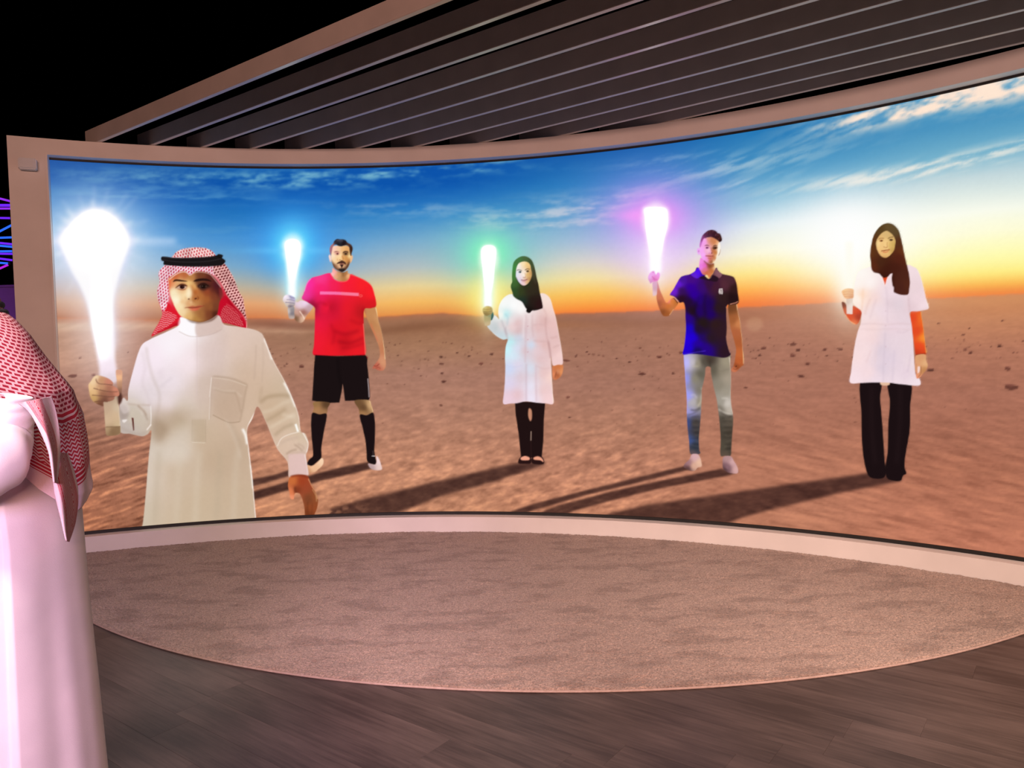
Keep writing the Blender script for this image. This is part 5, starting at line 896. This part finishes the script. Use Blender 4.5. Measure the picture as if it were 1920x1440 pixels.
# ---------------------------------------------------------------- slatted canopy over the stage
can = empty('slatted_canopy', (0, 3.0, ZF)); tag(can, 'canopy of long parallel white slats slanting over the screen', 'canopy')
SLW, SLH = .036, .124
for i, mo in enumerate((3.2, 3.556, 3.893, 4.22, 4.548, 4.866, 5.195, 5.508, 5.823, 6.105)):
    mo *= S
    # far end: just behind the front of the surround
    b_c = (D.x * (N.x * mo - AX) + D.y * (N.y * mo - AY)); c_c = (N.x * mo - AX) ** 2 + (N.y * mo - AY) ** 2 - (RF + .16) ** 2
    u0 = -b_c - math.sqrt(b_c ** 2 - c_c)
    u1 = 3.1
    c = N * (mo + SLW / 2) + D * ((u0 + u1) / 2)
    box_obj('slat', (u1 - u0, SLW, SLH), Vector((c.x, c.y, ZF + SLH / 2 + .0005)), M_SLAT, can, Matrix.Rotation(ang, 4, 'Z'), .0025)

# ---------------------------------------------------------------- hall beyond the left end: purple wall panel and light tubes
m_pur = vary(material('purple_panel', (.14, .05, .2), .7), 3, (.12, .045, .18), (.16, .06, .23))[0]
pp = at_depth(6, 600, 9.5)
pn = empty('booth_panel', (pp.x - .55, 9.5, 0)); tag(pn, 'purple lit booth panel behind the headcloth at the left edge', 'panel')
box_obj('board', (1.6, .08, 2.56), Vector((pp.x - .55, 9.5, 1.30)), m_pur, pn, None, .006)
box_obj('top_rail', (1.62, .10, .03), Vector((pp.x - .55, 9.5, 2.594)), m_pur, pn, None, .004)
box_obj('base_rail', (1.62, .12, .04), Vector((pp.x - .55, 9.5, .016)), m_pur, pn, None, .004)
spot('purple_wash', (pp.x - .6, 7.6, 3.3), (pp.x - .5, 9.5, 1.4), 90, (.62, .3, 1.0), 80, .9, .1)
def glow_mat(name, col, st):
    m = bpy.data.materials.new(name); m.use_nodes = True; nt = m.node_tree; nt.nodes.clear()
    e_ = nt.nodes.new('ShaderNodeEmission'); o_ = nt.nodes.new('ShaderNodeOutputMaterial'); e_.inputs[0].default_value = (*col, 1); e_.inputs[1].default_value = st
    nt.links.new(e_.outputs[0], o_.inputs[0]); return m
m_cap = vary(material('tube_cap', (.03, .03, .035), .5), 10, (.02, .02, .025), (.04, .04, .045))[0]
GL = {'purple': glow_mat('purple_glow', (.16, .02, .9), 1.1), 'violet': glow_mat('violet_glow', (.3, .03, .85), 1.0), 'blue': glow_mat('blue_glow', (.03, .16, 1.0), 1.0), 'magenta': glow_mat('magenta_glow', (.5, .02, .75), 1.0)}
tubes = [((-40, 362), (22, 378), 'violet', 'topmost magenta-violet light tube sloping beside the pillar'), ((-60, 385), (22, 385), 'purple', 'thick violet light tube lying level beside the pillar'), ((-60, 391), (22, 391), 'violet', 'thin lilac light tube just under the thick violet one'),
         ((-50, 408), (20, 409), 'purple', 'short dark blue light tube in the gap of the cluster'), ((-55, 462), (26, 420), 'blue', 'bright blue light tube rising steeply towards the pillar'), ((-60, 448), (24, 445), 'blue', 'level blue light tube halfway down the cluster'),
         ((-55, 450), (24, 458), 'purple', 'violet light tube crossing just below the level blue one'), ((-50, 456), (24, 463), 'blue', 'blue light tube dipping towards the pillar'), ((-60, 472), (24, 471), 'blue', 'lower level blue light tube'), ((-60, 475), (24, 476), 'purple', 'indigo light tube under the lower blue one'),
         ((-55, 478), (24, 488), 'purple', 'indigo light tube second from the bottom'), ((-50, 489), (16, 494), 'blue', 'faint blue light tube near the bottom of the cluster'), ((-55, 528), (16, 496), 'magenta', 'lowest magenta light tube sloping up to the pillar')]
for i, (a, b, c, lab) in enumerate(tubes):
    dp = 8.6 + .07 * (i % 5); A, B_ = at_depth(*a, dp), at_depth(*b, dp + .04 * ((i * 3) % 4)); r = .012 if i != 1 else .016
    v = B_ - A; e_ = empty('light_tube', A); tag(e_, lab, 'light tube', 'glowing tubes of the light sculpture')
    Rq = v.to_track_quat('Z', 'Y').to_matrix().to_4x4()
    def cyl(nm, rad, z0, z1, mat):
        bm = bmesh.new(); bmesh.ops.create_cone(bm, cap_ends=True, segments=12, radius1=rad, radius2=rad, depth=z1 - z0); bmesh.ops.translate(bm, vec=(0, 0, (z0 + z1) / 2), verts=bm.verts)
        bmesh.ops.transform(bm, matrix=Matrix.Translation(A) @ Rq, verts=bm.verts); me = bpy.data.meshes.new(nm); bm.to_mesh(me); bm.free(); link(nm, me, mat, e_)
    cyl('tube', r, 0, v.length, GL[c]); cyl('end_cap', r * 1.15, v.length, v.length + .02, m_cap); cyl('end_cap', r * 1.15, -.02, 0, m_cap)
# ---------------------------------------------------------------- the screen itself
img, boost, figs = paint_picture()
def lin(c):
    c = np.clip(c / 255., 0, 1); return np.where(c <= .04045, c / 12.92, ((c + .055) / 1.055) ** 2.4)
IMGL = (lin(img) * boost[..., None]).astype(np.float32)
def sample(px):
    x = np.clip(px[:, 0] - CX0 - .5, 0, CW - 1.001); y = np.clip(px[:, 1] - CY0 - .5, 0, CH - 1.001)
    xi, yi = x.astype(int), y.astype(int); fx, fy = (x - xi)[:, None], (y - yi)[:, None]
    return (IMGL[yi, xi] * (1 - fx) + IMGL[yi, xi + 1] * fx) * (1 - fy) + (IMGL[yi + 1, xi] * (1 - fx) + IMGL[yi + 1, xi + 1] * fx) * fy
m_led = bpy.data.materials.new('led_picture'); m_led.use_nodes = True; nt = m_led.node_tree; nt.nodes.clear()
at_ = nt.nodes.new('ShaderNodeAttribute'); at_.attribute_name = 'picture'; em = nt.nodes.new('ShaderNodeEmission'); ou = nt.nodes.new('ShaderNodeOutputMaterial')
nt.links.new(at_.outputs['Color'], em.inputs['Color']); em.inputs['Strength'].default_value = 1.0; nt.links.new(em.outputs[0], ou.inputs[0])
scr = empty('led_screen', (AX + RS * math.cos(math.radians(75)), AY + RS * math.sin(math.radians(75)), ZB))
tag(scr, 'huge curved video screen showing five people with glowing torches in a desert', 'screen')
def paint_mesh(name, TH, Z, r, keep=None):
    t = np.radians(TH); P = np.stack([AX + r * np.cos(t), AY + r * np.sin(t), Z], -1)
    h, w_ = TH.shape; P = P.reshape(-1, 3)
    t2 = t.ravel(); onface = np.stack([AX + RS * np.cos(t2), AY + RS * np.sin(t2), Z.ravel()], 1)
    col = sample(project(onface))
    idx = np.arange(h * w_).reshape(h, w_); f = np.stack([idx[:-1, :-1], idx[:-1, 1:], idx[1:, 1:], idx[1:, :-1]], -1)
    if keep is not None: f = f[keep(project(onface).reshape(h, w_, 2))]
    f = f.reshape(-1, 4); used = np.unique(f); mp_ = np.zeros(h * w_, int); mp_[used] = np.arange(len(used))
    me = fast_mesh(name, P[used], mp_[f], False)
    ca = me.attributes.new('picture', 'FLOAT_COLOR', 'POINT'); rgba = np.ones((len(used), 4), np.float32); rgba[:, :3] = col[used]; ca.data.foreach_set('color', rgba.ravel())
    return me
def grid(t0, t1, z0, z1, step):
    nt_ = max(2, int(abs(t1 - t0) * math.pi / 180 * RS / step)); nz_ = max(2, int((z1 - z0) / step))
    return np.meshgrid(np.linspace(t0, t1, nt_), np.linspace(z0, z1, nz_))
TH, Z = grid(TH_L, TH_R, ZB, ZT - .006, .0105)
link('desert_image', paint_mesh('desert_image', TH, Z, RS), m_led, scr)
def px_to_tz(px, py):
    d = ray(px, py); a = d.x ** 2 + d.y ** 2; b = -(d.x * AX + d.y * AY); c = AX ** 2 + AY ** 2 - RS ** 2
    k = (-b + math.sqrt(b * b - a * c)) / a; P = Vector((0, 0, EYE)) + d * k
    return math.degrees(math.atan2(P.y - AY, P.x - AX)), P.z
names = [('man in red shirt', 'pictured man in a red shirt and black shorts'), ('w', 'pictured woman in a long white coat and green-black headscarf'), ('s', 'pictured young man in a navy polo shirt and jeans'), ('n', 'pictured woman in a short-sleeved white coat and brown headscarf'), ('b', 'pictured boy in a white robe and red checked headcloth')]
for (L, Q), (_, lab) in zip(figs, names):
    par = scr
    for lay, nm, r, lb in ((L, 'pictured_person', RS - .0015, lab), (Q, 'pictured_torch', RS - .003, 'glowing torch in the hand of the ' + lab)):
        a = np.pad(lay.a > .03, 2); a = a[2:-2, 2:-2] | a[1:-3, 2:-2] | a[3:-1, 2:-2] | a[2:-2, 1:-3] | a[2:-2, 3:-1]
        ys, xs_ = np.nonzero(a); cs = [px_to_tz(lay.x0 + x, lay.y0 + y) for x in (xs_.min(), xs_.max() + 1) for y in (ys.min(), ys.max() + 1)]
        t0, t1 = max(c[0] for c in cs), min(c[0] for c in cs); z0, z1 = min(c[1] for c in cs), max(c[1] for c in cs)
        TH, Z = grid(min(t0 + .05, TH_L - .02), t1 - .05, max(z0 - .01, ZB), min(z1 + .01, ZT - .006), .0052)
        def keep(p, a=a, lay=lay):
            c = .25 * (p[:-1, :-1] + p[1:, :-1] + p[:-1, 1:] + p[1:, 1:]); x = np.floor(c[..., 0]).astype(int) - lay.x0; y = np.floor(c[..., 1]).astype(int) - lay.y0
            ok = (x >= 0) & (y >= 0) & (x < lay.w) & (y < lay.h)
            return ok & a[np.clip(y, 0, lay.h - 1), np.clip(x, 0, lay.w - 1)]
        o = link(nm, paint_mesh(nm, TH, Z, r, keep), m_led, par); o['label'] = lb
        if par is scr: par = o
        else: o.matrix_parent_inverse = Matrix.Identity(4)
        if nm == 'pictured_torch': o.matrix_parent_inverse = Matrix.Translation(-Vector(scr.location)).inverted() @ Matrix.Translation(-Vector(scr.location))
# cabinet behind the picture
arc_prism('cabinet', RS + .012, RS + .10, ZB - .01, ZT, TH_L, TH_R, M_BLACK, scr, 100)
# ---------------------------------------------------------------- visitor at the left edge, seen from the side, facing left
DM = 1.75                                             # metres in front of the camera
wp = lambda px, py, dy=0.: at_depth(px, py, DM + dy)
def table(rows):
    r = np.array(rows, float); return lambda y: [np.interp(y, r[:, 0], r[:, k]) for k in range(1, r.shape[1])]
m_skin = vary(material('skin', (.45, .26, .17), .5, .4), 30, (.42, .24, .15), (.48, .28, .19))[0]
m_robe = material('robe_cloth', (.78, .72, .74), .75, .2)
vary(m_robe, 9, (.76, .72, .74), (.84, .79, .81), .12, 500)
m_robe.node_tree.nodes['Principled BSDF'].inputs['Sheen Weight'].default_value = .2
m_cord = vary(material('head_cord', (.012, .011, .012), .85), 90, (.006, .006, .006), (.02, .018, .02), .6, 220)[0]
m_sole = vary(material('sandal_leather', (.09, .05, .03), .5), 40, (.07, .04, .025), (.11, .06, .035))[0]

base = wp(0, 1000); PX, PY = base.x, DM
# body: one continuous skinned surface
def skin_body():
    hx = wp(-101, 560).x
    V, E, Rr = [], [], []
    def v(x, y, z, r, r2=None): V.append((x, y, z)); Rr.append((r, r2 or r)); return len(V) - 1
    def chain(ids):
        for a, b in zip(ids[:-1], ids[1:]): E.append((a, b))
    pel = v(PX, PY, .95, .13, .15); belly = v(PX, PY, 1.08, .11, .14); chest = v(PX + .01, PY, 1.28, .11, .15); neckb = v(PX - .02, PY, 1.44, .075); neck = v(hx + .035, PY, 1.53, .052)
    jaw = v(hx + .005, PY, 1.61, .07, .066); skull = v(hx + .01, PY, 1.70, .092, .078); crown = v(hx + .012, PY, 1.755, .06, .055)
    chain([pel, belly, chest, neckb, neck, jaw, skull, crown])
    chin = v(hx - .075, PY, 1.595, .022, .03); chain([jaw, chin]); nose = v(hx - .105, PY, 1.665, .012, .013); br = v(hx - .07, PY, 1.69, .03, .04); chain([skull, br, nose])
    for s_ in (-1, 1):
        ear = v(hx + .02, PY + s_ * .085, 1.675, .014, .022); chain([skull, ear])
        hip = v(PX, PY + s_ * .09, .90, .085); kn = v(PX - .02, PY + s_ * .095, .50, .06); an = v(PX + .01, PY + s_ * .1, .10, .04); toe = v(PX - .16, PY + s_ * .115, .04, .03, .045); chain([pel, hip, kn, an, toe])
        sh = v(PX + .0, PY + s_ * .17, 1.42, .065); el = v(PX - .13, PY + s_ * .23, 1.235, .045); wr = v(PX - .36, PY + s_ * .17, 1.25, .03, .026)
        pm = v(PX - .43, PY + s_ * .16, 1.255, .022, .036); chain([neckb, sh, el, wr, pm])
        for q, (dy, ln, dz) in enumerate(((-.03, .075, .0), (-.01, .088, -.004), (.012, .08, -.008), (.03, .062, -.012))):
            a = v(PX - .465, PY + s_ * .16 + dy, 1.255 + dz, .0095); b = v(PX - .465 - ln * .55, PY + s_ * .16 + dy, 1.245 + dz, .0088); c = v(PX - .465 - ln * .8, PY + s_ * .16 + dy, 1.215 + dz, .008); chain([pm, a, b, c])
        a = v(PX - .43, PY + s_ * .16 - s_ * .045, 1.27, .011); b = v(PX - .46, PY + s_ * .16 - s_ * .06, 1.265, .0095); chain([pm, a, b])
    me = bpy.data.meshes.new('person'); me.from_pydata(V, E, []); o = bpy.data.objects.new('person', me); COL.objects.link(o); me.materials.append(m_skin)
    sk = o.modifiers.new('Skin', 'SKIN'); sk.use_smooth_shade = True
    for i, d in enumerate(me.skin_vertices[0].data): d.radius = Rr[i]; d.use_root = (i == 0)
    ss = o.modifiers.new('Sub', 'SUBSURF'); ss.levels = ss.render_levels = 2
    return o, hx
person, HX = skin_body()
tag(person, 'standing visitor in a white robe and red checked headcloth, seen from the side at left', 'person')

def grid_mesh(name, P, mat, parent, closed=False, uv=None, thick=.0):
    h, w_ = P.shape[:2]; idx = np.arange(h * w_).reshape(h, w_); nx = np.roll(idx, -1, 1) if closed else idx
    if closed: f = np.stack([idx[:-1], nx[:-1], nx[1:], idx[1:]], -1).reshape(-1, 4)
    else: f = np.stack([idx[:-1, :-1], idx[:-1, 1:], idx[1:, 1:], idx[1:, :-1]], -1).reshape(-1, 4)
    me = fast_mesh(name, P.reshape(-1, 3), f)
    if uv is not None:
        l = me.uv_layers.new(name='UVMap'); vi = np.zeros(len(me.loops), np.int32); me.loops.foreach_get('vertex_index', vi); l.data.foreach_set('uv', uv.reshape(-1, 2)[vi].astype(np.float32).ravel())
    o = link(name, me, mat, parent)
    if thick: m = o.modifiers.new('cloth', 'SOLIDIFY'); m.thickness = thick; m.offset = 0
    return o

# robe
rob = table([(728, 30, 12, .07), (740, 62, 8, .13), (760, 86, 5, .185), (800, 100, 3, .205), (900, 112, 2, .2), (1000, 126, 0, .195), (1150, 142, -5, .205), (1300, 160, -10, .22), (1440, 175, -15, .23), (1700, 202, -18, .25), (1912, 222, -20, .265)])
ys = np.concatenate([np.linspace(728, 800, 16), np.linspace(806, 1912, 150)]); ph = np.linspace(0, 2 * math.pi, 220, endpoint=False)
P = np.zeros((len(ys), len(ph), 3))
for i, y in enumerate(ys):
    cx_, c0, ay = rob(y); A = wp(cx_, y); C0 = wp(c0, y); ax = A.x - C0.x; t = min(1, max(0, (y - 850) / 700))
    dn = max(0, (y - 800) / 1100)
    f1 = 1 + t * (.035 * np.sin(7 * ph + .8 + 1.2 * dn) + .03 * np.sin(12 * ph + 2 + dn * 2) * np.cos(ph * 2)) + .012 * np.sin(5 * ph + y * .011) * (1 - t)
    # overlapping fold that runs down the side
    sw = ((ph - 1.745 * math.pi + .04 * dn) % (2 * math.pi)) / (2 * math.pi); f1 = f1 + .10 * min(1, max(0, (y - 900) / 60)) * np.exp(-sw * 11)
    f1[np.abs(ph) < 1e-6] = f1[np.abs(ph) < 1e-6]
    keep = np.exp(-((((ph + math.pi) % (2 * math.pi)) - math.pi) / .35) ** 2); f1 = f1 * (1 - keep) + keep          # silhouette at the back stays on its line
    P[i, :, 0] = C0.x + ax * np.cos(ph) * f1; P[i, :, 1] = PY + ay * np.sin(ph) * f1; P[i, :, 2] = C0.z + .004 * np.sin(3 * ph)
robe = grid_mesh('robe', P, m_robe, person, True, None, .002)
def tube(name, pts, rad, mat, parent, n=40, m_=60, wr=0., seed=1):
    p = smooth_pts(np.array([tuple(q) for q in pts]), 14, False); r = np.interp(np.linspace(0, 1, len(p)), np.linspace(0, 1, len(rad)), rad)
    t = np.gradient(p, axis=0); t /= np.linalg.norm(t, axis=1, keepdims=True); up = np.array([0, 0, 1.]); a = np.cross(t, [0, 1, 0]); a /= np.linalg.norm(a, axis=1, keepdims=True); b = np.cross(t, a)
    an = np.linspace(0, 2 * math.pi, n, endpoint=False); G = np.zeros((len(p), n, 3)); s_ = np.linspace(0, 1, len(p))
    for i in range(len(p)):
        k = r[i] * (1 + wr * (np.sin(an * 2 + s_[i] * 17 + seed) * .8 + np.sin(s_[i] * 43 + an * 3 + seed) * .7 + np.sin(s_[i] * 90 - an * 2) * .35))
        G[i] = p[i] + np.outer(np.cos(an) * k, a[i]) + np.outer(np.sin(an) * k, b[i])
    return grid_mesh(name, G, mat, parent, True, None, .002)
sl = lambda y, pts: [wp(a, b, y) for a, b in pts]
tube('sleeve', sl(-.17, [(8, 742), (5, 775), (0, 820)]) + sl(-.235, [(-20, 868), (-62, 884), (-130, 878), (-215, 865)]), [.05, .058, .060, .066, .068, .066, .06], m_robe, person, wr=.03)
tube('sleeve', sl(.17, [(8, 742), (5, 775), (0, 820)]) + sl(.235, [(-20, 868), (-62, 884), (-130, 878), (-215, 865)]), [.05, .058, .060, .066, .068, .066, .06], m_robe, person, wr=.03, seed=3)
tube('collar', [wp(-30, 735), wp(-36, 715), wp(-42, 700)], [.074, .068, .066], m_robe, person)
for s_ in (-1, 1):
    bm = bmesh.new(); bmesh.ops.create_cube(bm, size=1); bmesh.ops.scale(bm, vec=(.27, .1, .022), verts=bm.verts); bmesh.ops.bevel(bm, geom=bm.edges[:], offset=.009, segments=3, affect='EDGES')
    for v_ in bm.verts: v_.co.y *= 1 - .35 * max(0, v_.co.x / .135)
    bmesh.ops.translate(bm, vec=(PX - .07, PY + s_ * .11, .012), verts=bm.verts); me = bpy.data.meshes.new('sandal'); bm.to_mesh(me); bm.free(); link('sandal', me, m_sole, person)

# headcloth: checked field, zigzag border, stripes and white hem, all from the weave coordinates (u across, v along, metres)
m_sh = material('headcloth_weave', (.8, .4, .45), .85, .15); nt = m_sh.node_tree; b_ = nt.nodes['Principled BSDF']
uvn = node(m_sh, 'ShaderNodeUVMap'); uvn.uv_map = 'UVMap'
sep = node(m_sh, 'ShaderNodeSeparateXYZ'); wire(m_sh, uvn.outputs[0], sep.inputs[0])
def mth(op, a, b=None, c=None):
    n = node(m_sh, 'ShaderNodeMath', operation=op)
    for i, q in enumerate((a, b, c)):
        if q is None: continue
        if isinstance(q, (int, float)): n.inputs[i].default_value = q
        else: wire(m_sh, q, n.inputs[i])
    return n.outputs[0]
br = node(m_sh, 'ShaderNodeTexBrick'); br.offset = .5; br.inputs['Scale'].default_value = 1; br.inputs['Brick Width'].default_value = .0165; br.inputs['Row Height'].default_value = .0108; br.inputs['Mortar Size'].default_value = .0026; br.inputs['Mortar Smooth'].default_value = .25; br.inputs['Bias'].default_value = 0
br.inputs['Color1'].default_value = br.inputs['Color2'].default_value = (1, 1, 1, 1); br.inputs['Mortar'].default_value = (0, 0, 0, 1)
wire(m_sh, uvn.outputs[0], br.inputs['Vector'])
u_, v_ = sep.outputs[0], sep.outputs[1]
zz = mth('FRACT', mth('DIVIDE', mth('ADD', v_, mth('PINGPONG', u_, .008)), .0115)); zig = mth('LESS_THAN', zz, .55)
zone = lambda lo, hi: mth('MULTIPLY', mth('GREATER_THAN', v_, lo), mth('LESS_THAN', v_, hi))
V1, V2, V3, V4 = .0, .16, .215, .30          # v counts down from the hem: 0 hem .. large = crown
isw = zone(-1, .075); stp = mth('MULTIPLY', zone(.075, .135), mth('GREATER_THAN', mth('FRACT', mth('DIVIDE', v_, .02)), .34)); zzz = mth('MULTIPLY', zone(.135, .27), zig); st2 = mth('MULTIPLY', zone(.27, .30), mth('LESS_THAN', mth('FRACT', mth('DIVIDE', v_, .016)), .6)); chk = mth('MULTIPLY', mth('GREATER_THAN', v_, .30), br.outputs['Color'])
red = mth('MINIMUM', mth('ADD', mth('ADD', stp, zzz), mth('ADD', st2, chk)), 1.0)
fld = mth('GREATER_THAN', v_, .30)
dk = node(m_sh, 'ShaderNodeMixRGB'); wire(m_sh, fld, dk.inputs[0]); dk.inputs[1].default_value = (.44, .022, .045, 1); dk.inputs[2].default_value = (.24, .012, .03, 1)
lt = node(m_sh, 'ShaderNodeMixRGB'); wire(m_sh, fld, lt.inputs[0]); lt.inputs[1].default_value = (.72, .58, .61, 1); lt.inputs[2].default_value = (.60, .36, .38, 1)
mxc = node(m_sh, 'ShaderNodeMixRGB'); wire(m_sh, red, mxc.inputs[0]); wire(m_sh, lt.outputs[0], mxc.inputs[1]); wire(m_sh, dk.outputs[0], mxc.inputs[2]); wire(m_sh, mxc.outputs[0], b_.inputs['Base Color'])
nz = node(m_sh, 'ShaderNodeTexNoise'); nz.inputs['Scale'].default_value = 260; bp = node(m_sh, 'ShaderNodeBump'); bp.inputs['Strength'].default_value = .35; bp.inputs['Distance'].default_value = .002; tc = node(m_sh, 'ShaderNodeTexCoord'); wire(m_sh, tc.outputs['Object'], nz.inputs['Vector']); wire(m_sh, nz.outputs['Fac'], bp.inputs['Height']); wire(m_sh, bp.outputs[0], b_.inputs['Normal'])

# drape over head, neck and back.  columns: pixel height, back contour, centre, half width across the shoulders
dr = table([(500, -84, -98, .004), (503, -68, -98, .03), (512, -46, -99, .062), (530, -28, -100, .088), (560, -16, -100, .1), (580, -10, -97, .1), (592, 3, -90, .104), (604, 18, -82, .107), (615, 28, -78, .112), (630, 41, -70, .118), (648, 52, -60, .126), (671, 64, -46, .142), (704, 82, -28, .176), (724, 95, -17, .195), (739, 104, -10, .207), (790, 117, 2, .225), (850, 129, 4, .22), (930, 147, 6, .2), (1000, 139, 8, .17), (1030, 134, 8, .16)])
NPH, NV_ = 240, 190
phs = np.radians(np.linspace(-140, 140, NPH))
AN = [0, 14, 30, 45, 60, 75, 90, 110, 140]
def hem(p): return np.interp(abs(math.degrees(p)), AN, [962, 950, 905, 838, 782, 752, 738, 712, 640])          # pixel height of the hem by angle from the back (0) to the face
def zones(p):                                          # where the checked field, the zigzag band and the stripes end
    a = abs(math.degrees(p)); h = hem(p)
    return np.interp(a, AN, [778, 772, 756, 742, 724, 714, 706, 690, 625]), h - np.interp(a, AN, [72, 70, 60, 44, 30, 20, 16, 10, 6]), h - np.interp(a, AN, [48, 46, 40, 28, 20, 13, 10, 6, 4])
P = np.zeros((NV_, NPH, 3)); UV = np.zeros((NV_, NPH, 2)); arcs = np.zeros((NV_, NPH)); YY = np.zeros((NV_, NPH))
for j, p in enumerate(phs):
    hy_ = hem(p)
    for i in range(NV_):
        s_ = i / (NV_ - 1); y = 500 + (hy_ - 500) * s_ ** 1.15; YY[i, j] = y
        cx_, c0, ay = dr(y); A = wp(cx_, y); C0 = wp(c0, y); ax = A.x - C0.x
        t = min(1, max(0, (y - 640) / 250)); off = 1 - math.exp(-(p / .3) ** 2)
        fo = 1 + t * .045 * math.sin(9 * p + 1.1 + y * .004) * off + .015 * t * math.sin(17 * p + y * .02) + .02 * off * math.sin(y * .045 + 4 * p) * t
        P[i, j] = (C0.x + ax * math.cos(p) * fo, PY + ay * math.sin(p) * fo, C0.z)
for i in range(1, NV_): arcs[i] = arcs[i - 1] + np.linalg.norm(P[i] - P[i - 1], axis=1)
for j, p in enumerate(phs):
    yc, yz, yt_ = zones(p); ac = np.interp(yc, YY[:, j], arcs[:, j])
    UV[:, j, 1] = np.where(YY[:, j] < yc, .302 + ac - arcs[:, j], np.interp(YY[:, j], [yc, yz, yt_, hem(p)], [.30, .135, .078, .0]))
    UV[:, j, 0] = p * .17
cloth = grid_mesh('headcloth', P, m_sh, person, False, UV, .0025)
def ribbon(name, Lh, Rh, vv, d0, d1, curl):
    Lp, Rp = smooth_pts(Lh, 10, False), smooth_pts(Rh, 10, False); n = len(Lp); W_ = 40
    P = np.zeros((n, W_, 3)); UV = np.zeros((n, W_, 2)); al = 0
    for i in range(n):
        tt = i / (n - 1)
        for k in range(W_):
            f = k / (W_ - 1); q = Lp[i] * (1 - f) + Rp[i] * f
            P[i, k] = wp(q[0], q[1], d0 + (d1 - d0) * f ** 1.5 + curl * math.sin(f * 8 + tt * 4) + .02 * tt); UV[i, k] = (al, np.interp(f + .06 * math.sin(tt * 7), *vv))
        if i < n - 1: al += float(np.linalg.norm(Lp[i + 1] - Lp[i])) / 860
    return grid_mesh(name, P, m_sh, person, False, UV, .003)
# corner of the cloth folded over the near shoulder, and the tail hanging below the hem
ribbon('headcloth_fold', [(34, 756), (50, 768), (66, 790), (82, 822), (94, 856), (101, 905)], [(96, 743), (104, 768), (110, 800), (112, 830), (111, 860), (106, 906)], ([0, .22, .30, .48, .62, .70, 1], [.0, .07, .12, .2, .15, .07, .03]), -.235, -.17, .006)
ribbon('headcloth_tail', [(92, 846), (98, 890), (104, 930), (115, 975), (124, 1014)], [(126, 850), (140, 890), (146, 930), (141, 978), (129, 1016)], ([0, .18, .26, .36, .72, .86, 1], [.03, .07, .125, .15, .25, .12, .05]), -.175, -.06, .006)
# black double cord round the head
for dz, rr in ((.0, .0105), (.019, .0098)):
    pts = []
    for k in range(96):
        a = 2 * math.pi * k / 96; c = math.cos(a); y = 574 - (c * -14) - dz * 803
        cx_, c0, ay = dr(577); A = wp(cx_, 577); C0 = wp(c0, 577); r0 = (A.x - C0.x) - .004 - dz * .5
        pts.append((C0.x + (r0 + .006) * c * 1.0, PY + (ay + .004) * math.sin(a), C0.z - .014 * c + dz))
    pts = np.array(pts); tn = np.roll(pts, -1, 0) - np.roll(pts, 1, 0); tn /= np.linalg.norm(tn, axis=1, keepdims=True); up = np.array([0, 0, 1.]); sd = np.cross(tn, up); sd /= np.linalg.norm(sd, axis=1, keepdims=True); u2 = np.cross(sd, tn)
    an = np.linspace(0, 2 * math.pi, 12, endpoint=False); G = pts[:, None] + rr * (np.cos(an)[None, :, None] * sd[:, None] + np.sin(an)[None, :, None] * u2[:, None]); G = np.concatenate([G, G[:1]])
    grid_mesh('head_cord', G, m_cord, person, True)
